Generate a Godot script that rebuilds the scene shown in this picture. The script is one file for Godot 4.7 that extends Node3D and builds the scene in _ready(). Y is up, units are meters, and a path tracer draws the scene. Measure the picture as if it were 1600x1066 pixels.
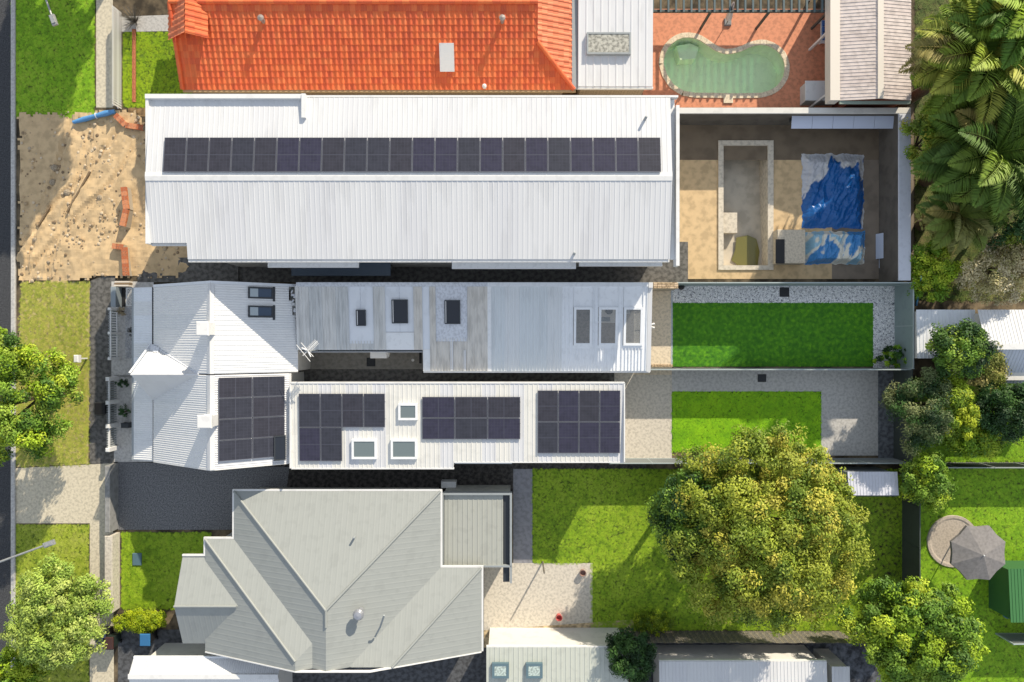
extends Node3D
# Aerial view, straight down, over a row of narrow house lots.
# World: x runs along the lots (street at -x), z across them (sun side at -z), y up, metres.

const CAM_H := 41.04
const FOCAL := 1067.0
const SUN_TO := Vector3(0.434, 0.440, -0.786)   # direction towards the sun

var names := {}
var mats := {}
var mesh_cache := {}
var rng := RandomNumberGenerator.new()
var noise_tex := {}

# ------------------------------------------------------------------ survey
# plan position, in metres, of a point of height h that was measured on the aerial photograph
func at(px: float, py: float, h: float = 0.0) -> Vector3:
	var k := (CAM_H - h) / FOCAL
	return Vector3((px - 800.0) * k, h, (py - 533.0) * k)

# foot, on the ground, of a thing whose top was measured at height h
func foot(px: float, py: float, h: float) -> Vector3:
	var p := at(px, py, h)
	return Vector3(p.x, 0.0, p.z)

func flat_poly(pts: Array, h: float = 0.0) -> PackedVector2Array:
	var r := PackedVector2Array()
	for p in pts:
		var w := at(p[0], p[1], h)
		r.append(Vector2(w.x, w.z))
	return r

# ------------------------------------------------------------------ mesh builder
class MB:
	var v := PackedVector3Array()
	var n := PackedVector3Array()
	var c := PackedColorArray()
	var ix := PackedInt32Array()
	var col := Color(1, 1, 1)

	func tri(a: Vector3, b: Vector3, d: Vector3) -> void:
		var nn := (b - a).cross(d - a).normalized()
		var k := v.size()
		v.append(a); v.append(b); v.append(d)
		n.append(nn); n.append(nn); n.append(nn)
		c.append(col); c.append(col); c.append(col)
		ix.append(k); ix.append(k + 2); ix.append(k + 1)

	func quad(a: Vector3, b: Vector3, d: Vector3, e: Vector3) -> void:
		var nn := (d - a).cross(e - b).normalized()
		var k := v.size()
		v.append(a); v.append(b); v.append(d); v.append(e)
		n.append(nn); n.append(nn); n.append(nn); n.append(nn)
		c.append(col); c.append(col); c.append(col); c.append(col)
		ix.append(k); ix.append(k + 2); ix.append(k + 1)
		ix.append(k); ix.append(k + 3); ix.append(k + 2)

	func quad_n(a: Vector3, b: Vector3, d: Vector3, e: Vector3, na: Vector3, nb: Vector3, nd: Vector3, ne: Vector3) -> void:
		var k := v.size()
		v.append(a); v.append(b); v.append(d); v.append(e)
		n.append(na); n.append(nb); n.append(nd); n.append(ne)
		c.append(col); c.append(col); c.append(col); c.append(col)
		ix.append(k); ix.append(k + 2); ix.append(k + 1)
		ix.append(k); ix.append(k + 3); ix.append(k + 2)

	# parallelepiped from corner o with edges X, Y, Z (X x Y = Z handed like the axes)
	func para(o: Vector3, X: Vector3, Y: Vector3, Z: Vector3) -> void:
		if X.cross(Y).dot(Z) < 0.0:
			o += X
			X = -X
		var p := [o, o + X, o + X + Y, o + Y, o + Z, o + X + Z, o + X + Y + Z, o + Y + Z]
		quad(p[0], p[3], p[2], p[1]); quad(p[4], p[5], p[6], p[7])
		quad(p[0], p[1], p[5], p[4]); quad(p[3], p[7], p[6], p[2])
		quad(p[0], p[4], p[7], p[3]); quad(p[1], p[2], p[6], p[5])

	func box(a: Vector3, b: Vector3) -> void:
		var lo := Vector3(minf(a.x, b.x), minf(a.y, b.y), minf(a.z, b.z))
		var s := Vector3(absf(a.x - b.x), absf(a.y - b.y), absf(a.z - b.z))
		para(lo, Vector3(s.x, 0, 0), Vector3(0, s.y, 0), Vector3(0, 0, s.z))

	# box whose upper edges are chamfered
	func cbox(a: Vector3, b: Vector3, ch: float = 0.03) -> void:
		var lo := Vector3(minf(a.x, b.x), minf(a.y, b.y), minf(a.z, b.z))
		var hi := Vector3(maxf(a.x, b.x), maxf(a.y, b.y), maxf(a.z, b.z))
		var r := []
		for lv in [[lo.y, 0.0], [hi.y - ch, 0.0], [hi.y, ch]]:
			var y: float = lv[0]
			var i: float = lv[1]
			r.append([Vector3(lo.x + i, y, lo.z + i), Vector3(hi.x - i, y, lo.z + i), Vector3(hi.x - i, y, hi.z - i), Vector3(lo.x + i, y, hi.z - i)])
		for k in 2:
			for j in 4:
				var m := (j + 1) % 4
				quad(r[k][m], r[k][j], r[k + 1][j], r[k + 1][m])
		quad(r[2][3], r[2][2], r[2][1], r[2][0])
		quad(r[0][0], r[0][1], r[0][2], r[0][3])

	func prism(poly: PackedVector2Array, y0: float, y1: float) -> void:
		var t := Geometry2D.triangulate_polygon(poly)
		for k in range(0, t.size(), 3):
			var a := poly[t[k]]; var b := poly[t[k + 1]]; var d := poly[t[k + 2]]
			var up := (b - a).cross(d - a) < 0.0
			var A := Vector3(a.x, y1, a.y); var B := Vector3(b.x, y1, b.y); var D := Vector3(d.x, y1, d.y)
			if up: tri(A, B, D)
			else: tri(A, D, B)
		if y1 - y0 > 0.0001:
			var cw := Geometry2D.is_polygon_clockwise(poly)
			for k in poly.size():
				var a := poly[k]; var b := poly[(k + 1) % poly.size()]
				var q := [Vector3(a.x, y0, a.y), Vector3(b.x, y0, b.y), Vector3(b.x, y1, b.y), Vector3(a.x, y1, a.y)]
				if cw: quad(q[0], q[1], q[2], q[3])
				else: quad(q[1], q[0], q[3], q[2])

	func tube(pts: Array, rad: Array, sides: int = 8, caps: bool = true) -> void:
		var rings := []
		var norms := []
		var side := Vector3.ZERO
		for i in pts.size():
			var d: Vector3 = (pts[mini(i + 1, pts.size() - 1)] - pts[maxi(i - 1, 0)]).normalized()
			if side == Vector3.ZERO:
				side = d.cross(Vector3.UP if absf(d.y) < 0.9 else Vector3.RIGHT).normalized()
			side = (side - d * side.dot(d)).normalized()
			var o := d.cross(side)
			var r := []
			var nr := []
			for k in sides:
				var a := TAU * k / sides
				var q := side * cos(a) + o * sin(a)
				nr.append(q)
				r.append(pts[i] + q * rad[i])
			rings.append(r); norms.append(nr)
		for i in pts.size() - 1:
			for k in sides:
				var m := (k + 1) % sides
				quad_n(rings[i][k], rings[i][m], rings[i + 1][m], rings[i + 1][k], norms[i][k], norms[i][m], norms[i + 1][m], norms[i + 1][k])
		if caps:
			for k in range(1, sides - 1):
				tri(rings[0][0], rings[0][k + 1], rings[0][k])
				var l := pts.size() - 1
				tri(rings[l][0], rings[l][k], rings[l][k + 1])

	# profile = [[radius, y], ...] turned about the vertical through o
	func lathe(o: Vector3, profile: Array, sides: int = 16) -> void:
		for i in profile.size() - 1:
			for k in sides:
				var a0 := TAU * k / sides
				var a1 := TAU * (k + 1) / sides
				var p0: Array = profile[i]
				var p1: Array = profile[i + 1]
				var q0 := o + Vector3(cos(a0) * p0[0], p0[1], sin(a0) * p0[0])
				var q1 := o + Vector3(cos(a1) * p0[0], p0[1], sin(a1) * p0[0])
				var q2 := o + Vector3(cos(a1) * p1[0], p1[1], sin(a1) * p1[0])
				var q3 := o + Vector3(cos(a0) * p1[0], p1[1], sin(a0) * p1[0])
				if p0[0] < 0.0005: tri(q0, q3, q2)
				elif p1[0] < 0.0005: tri(q0, q3, q1)
				else: quad(q1, q0, q3, q2)

	func mesh(m: Material = null) -> ArrayMesh:
		var a := []
		a.resize(Mesh.ARRAY_MAX)
		a[Mesh.ARRAY_VERTEX] = v
		a[Mesh.ARRAY_NORMAL] = n
		a[Mesh.ARRAY_COLOR] = c
		a[Mesh.ARRAY_INDEX] = ix
		var r := ArrayMesh.new()
		r.add_surface_from_arrays(Mesh.PRIMITIVE_TRIANGLES, a)
		if m: r.surface_set_material(0, m)
		return r

# ------------------------------------------------------------------ nodes
func numbered(called: String) -> String:
	if not names.has(called):
		names[called] = 0
		return called
	names[called] += 1
	return "%s_%03d" % [called, names[called]]

func origin_of(o: Node) -> Vector3:
	var p := Vector3.ZERO
	while o != null and o != self and o is Node3D:
		p += o.position
		o = o.get_parent()
	return p

func tag(o: Node, label: String, category: String, group: String = "", kind: String = ""):
	if label: o.set_meta("label", label)
	if category: o.set_meta("category", category)
	if group: o.set_meta("group", group)
	if kind: o.set_meta("kind", kind)
	return o

func thing(called: String, label: String, category: String, where: Vector3, group: String = "") -> Node3D:
	var o := Node3D.new()
	o.name = numbered(called)
	add_child(o)
	o.position = where
	tag(o, label, category, group)
	return o

# commits a builder (world coordinates) as one mesh under parent
func obj(called: String, mb: MB, m: Material, parent: Node = null) -> MeshInstance3D:
	var o := MeshInstance3D.new()
	o.mesh = mb.mesh()
	o.material_override = m
	if parent == null or parent == self:
		o.name = numbered(called)
		add_child(o)
	else:
		o.name = called
		parent.add_child(o, true)
		o.position = -origin_of(parent)
	return o

func place_mesh(called: String, me: Mesh, m: Material, parent: Node, xf: Transform3D) -> MeshInstance3D:
	var o := MeshInstance3D.new()
	o.mesh = me
	o.material_override = m
	o.name = called
	parent.add_child(o, true)
	xf.origin -= origin_of(parent)
	o.transform = xf
	return o

func group_part(called: String, parent: Node) -> Node3D:
	var o := Node3D.new()
	o.name = called
	parent.add_child(o, true)
	return o

func struct(called: String, mb: MB, m: Material) -> MeshInstance3D:
	var o := obj(called, mb, m)
	o.set_meta("kind", "structure")
	return o

func b_(a: Vector3, b: Vector3) -> MB:
	var m := MB.new()
	m.box(a, b)
	return m

func cb_(a: Vector3, b: Vector3, ch: float = 0.03) -> MB:
	var m := MB.new()
	m.cbox(a, b, ch)
	return m

func box_part(called: String, a: Vector3, b: Vector3, m: Material, parent: Node) -> MeshInstance3D:
	return obj(called, b_(a, b), m, parent)

func sheet(called: String, pts: Array, y: float, m: Material) -> MeshInstance3D:
	var mb := MB.new()
	mb.prism(flat_poly(pts), y, y)
	return struct(called, mb, m)

func rc(x0: float, y0: float, x1: float, y1: float) -> Array:
	return [[x0, y0], [x1, y0], [x1, y1], [x0, y1]]

# ------------------------------------------------------------------ materials
func noise(kind: String) -> NoiseTexture2D:
	if noise_tex.has(kind): return noise_tex[kind]
	var f := FastNoiseLite.new()
	f.seed = kind.hash() % 1000
	f.noise_type = FastNoiseLite.TYPE_SIMPLEX_SMOOTH
	f.fractal_type = FastNoiseLite.FRACTAL_FBM
	f.fractal_octaves = 6
	f.frequency = 0.012
	var lo := 0.8
	var hi := 1.0
	match kind:
		"faint": lo = 0.965; f.frequency = 0.01
		"soft": lo = 0.88
		"mid": lo = 0.72
		"strong": lo = 0.5; f.fractal_gain = 0.6
		"fine": lo = 0.86; f.frequency = 0.045; f.fractal_gain = 0.65
		"grit": lo = 0.55; f.frequency = 0.06; f.fractal_gain = 0.7
		"speck": lo = 0.25; f.noise_type = FastNoiseLite.TYPE_CELLULAR; f.frequency = 0.09; f.fractal_octaves = 2
	var g := Gradient.new()
	g.offsets = PackedFloat32Array([0.25, 0.5, 0.78])
	var mid := (lo + hi) * 0.5 + 0.03
	g.colors = PackedColorArray([Color(lo, lo, lo), Color(mid, mid, mid), Color(hi, hi, hi)])
	var t := NoiseTexture2D.new()
	t.width = 512
	t.height = 512
	t.seamless = true
	t.noise = f
	t.color_ramp = g
	noise_tex[kind] = t
	return t

# c is an sRGB colour 0..255; size = metres per repeat of the mottling
func mat(key: String, r: float, g: float, b: float, rough: float = 0.8, kind: String = "", size: Vector3 = Vector3(4, 4, 4), metal: float = 0.0) -> StandardMaterial3D:
	if mats.has(key): return mats[key]
	var m := StandardMaterial3D.new()
	m.albedo_color = Color(r / 255.0, g / 255.0, b / 255.0)
	m.roughness = rough
	m.metallic = metal
	if kind:
		m.albedo_texture = noise(kind)
		m.uv1_triplanar = true
		m.uv1_world_triplanar = true
		m.uv1_scale = Vector3(1.0 / size.x, 1.0 / size.y, 1.0 / size.z)
	mats[key] = m
	return m

func vmat(key: String, rough: float = 0.8, back: float = 0.0) -> StandardMaterial3D:
	if mats.has(key): return mats[key]
	var m := StandardMaterial3D.new()
	m.vertex_color_use_as_albedo = true
	m.roughness = rough
	if back > 0.0:
		m.backlight_enabled = true
		m.backlight = Color(back, back, back * 0.3)
		m.cull_mode = BaseMaterial3D.CULL_DISABLED
	mats[key] = m
	return m

func glass(key: String, r: float, g: float, b: float, alpha: float, rough: float = 0.03) -> StandardMaterial3D:
	if mats.has(key): return mats[key]
	var m := StandardMaterial3D.new()
	m.albedo_color = Color(r / 255.0, g / 255.0, b / 255.0, alpha)
	m.transparency = BaseMaterial3D.TRANSPARENCY_ALPHA
	m.roughness = rough
	m.metallic_specular = 0.5
	mats[key] = m
	return m

# linear colour from sRGB bytes
func lin(r: float, g: float, b: float) -> Color:
	return Color(r / 255.0, g / 255.0, b / 255.0).srgb_to_linear()

# ------------------------------------------------------------------ metal roof sheets
# profile across a sheet: list of [x, y]; kinds: "trim" square pans and ribs, "corr" round corrugation, "flat" one pan with turned-up edges
func sheet_mesh(kind: String, w: float, length: float, pitch: float, rise: float) -> ArrayMesh:
	var key := "%s %.3f %.3f %.3f %.3f" % [kind, w, length, pitch, rise]
	if mesh_cache.has(key): return mesh_cache[key]
	var mb := MB.new()
	if kind == "corr":
		var cnt: int = maxi(1, roundi(w / pitch))
		var p := w / cnt
		var seg := 6
		for i in cnt * seg:
			var x0 := p * i / seg
			var x1 := p * (i + 1) / seg
			var y0 := rise * 0.5 * (1.0 - cos(TAU * x0 / p))
			var y1 := rise * 0.5 * (1.0 - cos(TAU * x1 / p))
			var n0 := Vector3(-rise * 0.5 * sin(TAU * x0 / p) * TAU / p, 1, 0).normalized()
			var n1 := Vector3(-rise * 0.5 * sin(TAU * x1 / p) * TAU / p, 1, 0).normalized()
			mb.quad_n(Vector3(x0, y0, length), Vector3(x1, y1, length), Vector3(x1, y1, 0), Vector3(x0, y0, 0), n0, n1, n1, n0)
	else:
		var prof := []
		if kind == "trim":
			var cnt: int = maxi(1, roundi(w / pitch))
			var p := w / cnt
			for i in cnt:
				var x := p * i
				prof.append_array([[x, 0.0], [x + p * 0.72, 0.0], [x + p * 0.77, rise], [x + p * 0.94, rise]])
			prof.append([w, 0.0])
		else:
			prof = [[0.0, rise], [0.012, rise], [0.016, 0.0], [w - 0.016, 0.0], [w - 0.012, rise], [w, rise]]
		for i in prof.size() - 1:
			var a: Array = prof[i]
			var b: Array = prof[i + 1]
			mb.quad(Vector3(a[0], a[1], length), Vector3(b[0], b[1], length), Vector3(b[0], b[1], 0), Vector3(a[0], a[1], 0))
	# sheet edges
	mb.para(Vector3(0, -0.012, 0), Vector3(w, 0, 0), Vector3(0, 0.010, 0), Vector3(0, 0, length))
	var r := mb.mesh()
	mesh_cache[key] = r
	return r

# lays sheets over the plane with corner a, edge a->b across the ribs and a->d along them
func sheets(parent: Node, kind: String, a: Vector3, b: Vector3, d: Vector3, pitch: float, rise: float, ms: Array, width: float = 0.762, called: String = "roof_sheet", lift: float = 0.0) -> void:
	var X := (b - a).normalized()
	var Z := (d - a).normalized()
	var Y := Z.cross(X).normalized()
	if Y.y < 0.0:
		var t := a
		a = b
		b = t
		d = d + (a - b)
		X = -X
		Y = Z.cross(X).normalized()
	var total := a.distance_to(b)
	var length := a.distance_to(d)
	var cnt: int = maxi(1, roundi(total / width))
	var w := total / cnt
	var me := sheet_mesh(kind, snappedf(w, 0.001), snappedf(length, 0.001), pitch, rise)
	for i in cnt:
		place_mesh(called, me, ms[(i * 7 + i / 3) % ms.size()], parent, Transform3D(Basis(X, Y, Z), a + X * (w * i) + Y * (lift + 0.002 * (i % 2))))

# thin slab lying on a sloping plane: corner a, edges u, w, thickness t
func slab(called: String, a: Vector3, u: Vector3, w: Vector3, t: float, m: Material, parent: Node) -> MeshInstance3D:
	var nn := u.cross(w).normalized()
	if nn.y < 0.0: nn = -nn
	var mb := MB.new()
	mb.para(a, u, w, nn * t)
	return obj(called, mb, m, parent)

# roof window: a, u, w span its outside on the roof plane
func skylight(parent: Node, a: Vector3, u: Vector3, w: Vector3, height: float, bar: float, fm: Material, gm: Material, pane_drop: float = 0.02, lining: float = 0.0, lining_mat: String = "white_trim") -> Node3D:
	var nn := u.cross(w).normalized()
	if nn.y < 0.0: nn = -nn
	var U := u.normalized()
	var W := w.normalized()
	var lu := u.length()
	var lw := w.length()
	var s := group_part("skylight", parent)
	var f := MB.new()
	f.para(a, u, W * bar, nn * height)
	f.para(a + W * (lw - bar), u, W * bar, nn * height)
	f.para(a + W * bar, U * bar, W * (lw - 2 * bar), nn * (height - 0.003))
	f.para(a + W * bar + U * (lu - bar), U * bar, W * (lw - 2 * bar), nn * (height - 0.003))
	obj("frame", f, fm, s)
	var p := MB.new()
	p.para(a + U * bar + W * bar + nn * (height - pane_drop - 0.012), U * (lu - 2 * bar), W * (lw - 2 * bar), nn * 0.012)
	obj("pane", p, gm, s)
	if lining > 0.0:
		var k := MB.new()
		k.para(a + U * bar + W * bar + nn * (height - pane_drop + 0.001), U * lining, W * (lw - 2 * bar), nn * 0.012)
		obj("lining", k, M(lining_mat), s)
	return s

# one solar panel as a part (frame, two half panes) of an array; u is along the half-cell split
func solar_panel(arr: Node, a: Vector3, u: Vector3, w: Vector3, split_u: bool) -> void:
	var nn := u.cross(w).normalized()
	if nn.y < 0.0: nn = -nn
	var U := u.normalized()
	var W := w.normalized()
	var lu := u.length()
	var lw := w.length()
	var fb := 0.02
	var p := MB.new()
	p.para(a + nn * 0.06, u, W * fb, nn * 0.035)
	p.para(a + nn * 0.06 + W * (lw - fb), u, W * fb, nn * 0.035)
	p.para(a + nn * 0.06 + W * fb, U * fb, W * (lw - 2 * fb), nn * 0.034)
	p.para(a + nn * 0.06 + W * fb + U * (lu - fb), U * fb, W * (lw - 2 * fb), nn * 0.034)
	var part := obj("solar_panel", p, mat("panel_frame", 112, 114, 122, 0.45, "", Vector3.ONE, 0.3), arr)
	var g := MB.new()
	var o := a + U * fb + W * fb + nn * 0.07
	g.para(o, U * (lu - 2 * fb), W * (lw - 2 * fb), nn * 0.012)
	obj("backing", g, mat("panel_back", 70, 72, 84, 0.4), part)
	var iu := lu - 2 * fb
	var iw := lw - 2 * fb
	var gap := 0.03
	var cells := mat("solar_cells_%d" % (rng.randi() % 3), 50 + rng.randi() % 6, 51 + rng.randi() % 6, 63 + rng.randi() % 8, 0.32, "soft", Vector3(3, 3, 3))
	for hlf in 2:
		var c := MB.new()
		var cu := iu / 2 if split_u else iu
		var cw := iw if split_u else iw / 2
		var oo := o + (U * (iu / 2 * hlf) if split_u else W * (iw / 2 * hlf)) + nn * 0.012
		# rows of cells with narrow gaps between them
		var nu: int = maxi(1, roundi(cu / 0.183))
		var nw: int = maxi(1, roundi(cw / 0.183))
		var mu := gap * 0.5
		for i in nu:
			for j in nw:
				var su := (cu - gap) / nu
				var sw := (cw - gap) / nw
				c.para(oo + U * (mu + su * i + 0.005) + W * (mu + sw * j + 0.005), U * (su - 0.01), W * (sw - 0.01), nn * 0.002)
		obj("cell_field", c, cells, part)

func solar_array(label: String, a: Vector3, u: Vector3, w: Vector3, cols: int, rows: int, pu: float, pw: float, split_u: bool, extra: Array = []) -> void:
	var arr := thing("solar_array", label, "solar panels", a, "rooftop solar arrays")
	var U := u.normalized()
	var W := w.normalized()
	var nn := U.cross(W).normalized()
	if nn.y < 0.0: nn = -nn
	for j in rows:
		for i in cols:
			solar_panel(arr, a + U * (pu * i) + W * (pw * j), U * (pu - 0.025), W * (pw - 0.025), split_u)
		for q in 2:
			var r := MB.new()
			r.para(a + W * (pw * (j + 0.22 + 0.5 * q)) + nn * 0.012, U * (pu * cols), W * 0.04, nn * 0.046)
			obj("rail", r, mat("alu", 170, 172, 176, 0.4, "", Vector3.ONE, 0.7), arr)
	for e in extra:
		solar_panel(arr, a + U * (pu * e[0]) + W * (pw * e[1]), U * (pu - 0.025), W * (pw - 0.025), split_u)

# ------------------------------------------------------------------ hipped roofs joined into one
# rects: [x0, x1, z0, z1, eave, slope, clip_x0, clip_x1, clip_z0, clip_z1]; returns [[plane(a,b,c), polygon], ...]
func clip_half(poly: PackedVector2Array, f: Vector3) -> PackedVector2Array:
	var r := PackedVector2Array()
	for k in poly.size():
		var p := poly[k]
		var q := poly[(k + 1) % poly.size()]
		var fp := f.x * p.x + f.y * p.y + f.z
		var fq := f.x * q.x + f.y * q.y + f.z
		if fp >= 0.0: r.append(p)
		if (fp >= 0.0) != (fq >= 0.0):
			r.append(p.lerp(q, fp / (fp - fq)))
	return r

func rect_planes(r: Array) -> Array:
	var e: float = r[4]
	var s: float = r[5]
	return [Vector3(0, s, e - s * r[2]), Vector3(0, -s, e + s * r[3]), Vector3(s, 0, e - s * r[0]), Vector3(-s, 0, e + s * r[1])]

func rect_poly(r: Array) -> PackedVector2Array:
	var x0 := maxf(r[0], r[6]); var x1 := minf(r[1], r[7]); var z0 := maxf(r[2], r[8]); var z1 := minf(r[3], r[9])
	return PackedVector2Array([Vector2(x0, z0), Vector2(x1, z0), Vector2(x1, z1), Vector2(x0, z1)])

func hip_faces(rects: Array) -> Array:
	var out := []
	for i in rects.size():
		var pl := rect_planes(rects[i])
		for k in 4:
			var poly := rect_poly(rects[i])
			for j in 4:
				if j != k: poly = clip_half(poly, pl[j] - pl[k])
			if poly.size() < 3: continue
			var todo := [poly]
			for i2 in rects.size():
				if i2 == i: continue
				var reg := rect_poly(rects[i2])
				for q in rect_planes(rects[i2]):
					reg = clip_half(reg, q - pl[k] + Vector3(0, 0, 0.0001 if i2 < i else -0.0001))
				if reg.size() < 3: continue
				var nxt := []
				for t in todo: nxt.append_array(Geometry2D.clip_polygons(t, reg))
				todo = nxt
			for t in todo:
				if not Geometry2D.is_polygon_clockwise(t) or todo.size() == 1: out.append([pl[k], t])
	return out

# a roof plane with low ribs that run down the slope, as one mesh
func ribbed_face(plane: Vector3, poly: PackedVector2Array, pitch: float, rise: float, lift: float = 0.0) -> MB:
	var mb := MB.new()
	var along_x := absf(plane.x) > absf(plane.y)   # slope falls along x: ribs run along x, spaced in z
	var lo := 1e9
	var hi := -1e9
	for p in poly:
		var t := p.y if along_x else p.x
		lo = minf(lo, t); hi = maxf(hi, t)
	var k0 := floori(lo / pitch)
	var k1 := ceili(hi / pitch)
	var prof := [[0.0, 0.0], [0.66, 0.0], [0.74, rise], [0.92, rise], [1.0, 0.0]]
	for k in range(k0, k1):
		for s in 4:
			var t0: float = (k + prof[s][0]) * pitch
			var t1: float = (k + prof[s + 1][0]) * pitch
			var band := clip_half(clip_half(poly, Vector3(0, 1, -t0) if along_x else Vector3(1, 0, -t0)), Vector3(0, -1, t1) if along_x else Vector3(-1, 0, t1))
			if band.size() < 3: continue
			var pts := []
			for p in band:
				var t := p.y if along_x else p.x
				var f := clampf((t - t0) / (t1 - t0), 0, 1)
				pts.append(Vector3(p.x, plane.x * p.x + plane.y * p.y + plane.z + lift + lerpf(prof[s][1], prof[s + 1][1], f), p.y))
			for q in range(1, pts.size() - 1):
				var nn: Vector3 = (pts[q] - pts[0]).cross(pts[q + 1] - pts[0])
				if nn.length() < 1e-9: continue
				if nn.y > 0: mb.tri(pts[0], pts[q], pts[q + 1])
				else: mb.tri(pts[0], pts[q + 1], pts[q])
	return mb

# ------------------------------------------------------------------ fences and walls
func metal_fence(label: String, a: Vector3, b: Vector3, h: float, m: Material, pm: Material, group: String = "sheet metal boundary fences") -> Node3D:
	var t := thing("metal_fence", label, "fence", a, group)
	var X := (b - a).normalized()
	var Z := Vector3.UP
	var Y := Z.cross(X).normalized()
	var total := a.distance_to(b)
	var cnt: int = maxi(1, roundi(total / 2.35))
	var w := total / cnt
	var me := sheet_mesh("trim", snappedf(w - 0.06, 0.001), snappedf(h - 0.1, 0.001), 0.115, 0.035)
	for i in cnt:
		place_mesh("panel", me, m, t, Transform3D(Basis(X, Y, Z), a + X * (w * i + 0.03) + Vector3.UP * 0.05))
		for ry in [h - 0.06, 0.0]:
			var r := MB.new()
			r.para(a + X * (w * i + 0.03) + Vector3.UP * ry - Y * 0.025, X * (w - 0.06), Vector3.UP * 0.06, Y * 0.06)
			obj("rail", r, pm, t)
	for i in cnt + 1:
		var r := MB.new()
		r.para(a + X * (w * i - 0.03) - Y * 0.035, X * 0.06, Vector3.UP * (h + 0.02), Y * 0.075)
		obj("post", r, pm, t)
	return t

func paling_fence(label: String, a: Vector3, b: Vector3, h: float, m: Array, group: String = "timber paling fences") -> Node3D:
	var t := thing("paling_fence", label, "fence", a, group)
	var X := (b - a).normalized()
	var Y := Vector3.UP.cross(X).normalized()
	var total := a.distance_to(b)
	var cnt: int = mini(280, maxi(1, roundi(total / 0.12)))
	var w := total / cnt
	for i in cnt:
		var r := MB.new()
		r.para(a + X * (w * i), X * (w - 0.012), Vector3.UP * (h + 0.03 * sin(i * 7.3)), Y * 0.018)
		obj("paling", r, m[i % m.size()], t)
	for y in [0.3, h - 0.3]:
		var r := MB.new()
		r.para(a + Vector3.UP * y - Y * 0.05, X * total, Vector3.UP * 0.075, Y * 0.05)
		obj("rail", r, m[0], t)
	return t

# ------------------------------------------------------------------ plants
func rnd_dir() -> Vector3:
	var z := rng.randf_range(-1.0, 1.0)
	var a := rng.randf() * TAU
	var r := sqrt(1.0 - z * z)
	return Vector3(r * cos(a), z, r * sin(a))

func leaf(v: PackedVector3Array, n: PackedVector3Array, c: PackedColorArray, ix: PackedInt32Array, p: Vector3, nn: Vector3, dirv: Vector3, l: float, w: float, col: Color) -> void:
	var d := (dirv - nn * dirv.dot(nn)).normalized()
	var s := d.cross(nn)
	var k := v.size()
	v.append(p - d * (l * 0.5)); v.append(p + s * (w * 0.5) + nn * (l * 0.06)); v.append(p + d * (l * 0.5) - nn * (l * 0.12)); v.append(p - s * (w * 0.5) + nn * (l * 0.06))
	for q in 4:
		n.append(nn); c.append(col)
	ix.append(k); ix.append(k + 2); ix.append(k + 1)
	ix.append(k); ix.append(k + 3); ix.append(k + 2)

func crown_mesh(center: Vector3, rad: Vector3, clumps: int, per: int, ll: float, lw: float, cr: float, cols: Array, low: float = -0.35, full: float = 1.0) -> ArrayMesh:
	var v := PackedVector3Array()
	var n := PackedVector3Array()
	var c := PackedColorArray()
	var ix := PackedInt32Array()
	# the crown is a set of boughs (lobes), each covered with leaf clumps
	var lobes := []
	var want: int = maxi(38, clumps / 6)
	var mr := minf(rad.x, rad.z)
	var tries := 0
	while lobes.size() < want and tries < 4000:
		tries += 1
		var d := rnd_dir()
		if d.y < low: continue
		var sh := rng.randf_range(0.35, 0.84)
		var c0 := center + Vector3(d.x * rad.x, d.y * rad.y, d.z * rad.z) * sh
		var lr := mr * rng.randf_range(0.2, 0.34) * (1.0 if clumps < 400 else 0.72) * full
		var ok := true
		for L in lobes:
			if L[0].distance_to(c0) < (L[1] + lr) * 0.45 and tries < 2500: ok = false
		if ok: lobes.append([c0, lr, cols[rng.randi() % cols.size()], rng.randf_range(0.88, 1.12), d])
	for i in clumps:
		var L: Array = lobes[i % lobes.size()]
		var d := rnd_dir()
		if d.y < -0.3: d.y = -d.y
		var q: Vector3 = (d + L[4] * 0.5).normalized()
		var cc: Vector3 = L[0] + Vector3(q.x, q.y * 0.8, q.z) * (L[1] * rng.randf_range(0.55, 1.05))
		var r := cr * rng.randf_range(0.55, 1.1)
		var base: Color = L[2] if rng.randf() < 0.6 else cols[rng.randi() % cols.size()]
		var tone: float = L[3] * rng.randf_range(0.92, 1.08)
		for j in per:
			var e := rnd_dir()
			var rr := r * pow(rng.randf(), 0.45)
			var p := cc + Vector3(e.x, e.y * 0.7, e.z) * rr
			var nn := (e * 0.8 + Vector3.UP * 0.5 + d * 0.3 + rnd_dir() * 0.7).normalized()
			var t := tone * rng.randf_range(0.86, 1.14)
			leaf(v, n, c, ix, p, nn, rnd_dir(), ll * rng.randf_range(0.7, 1.3), lw * rng.randf_range(0.7, 1.3), Color(base.r * t, base.g * t, base.b * t))
	var a := []
	a.resize(Mesh.ARRAY_MAX)
	a[Mesh.ARRAY_VERTEX] = v
	a[Mesh.ARRAY_NORMAL] = n
	a[Mesh.ARRAY_COLOR] = c
	a[Mesh.ARRAY_INDEX] = ix
	var r2 := ArrayMesh.new()
	r2.add_surface_from_arrays(Mesh.PRIMITIVE_TRIANGLES, a)
	return r2

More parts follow.
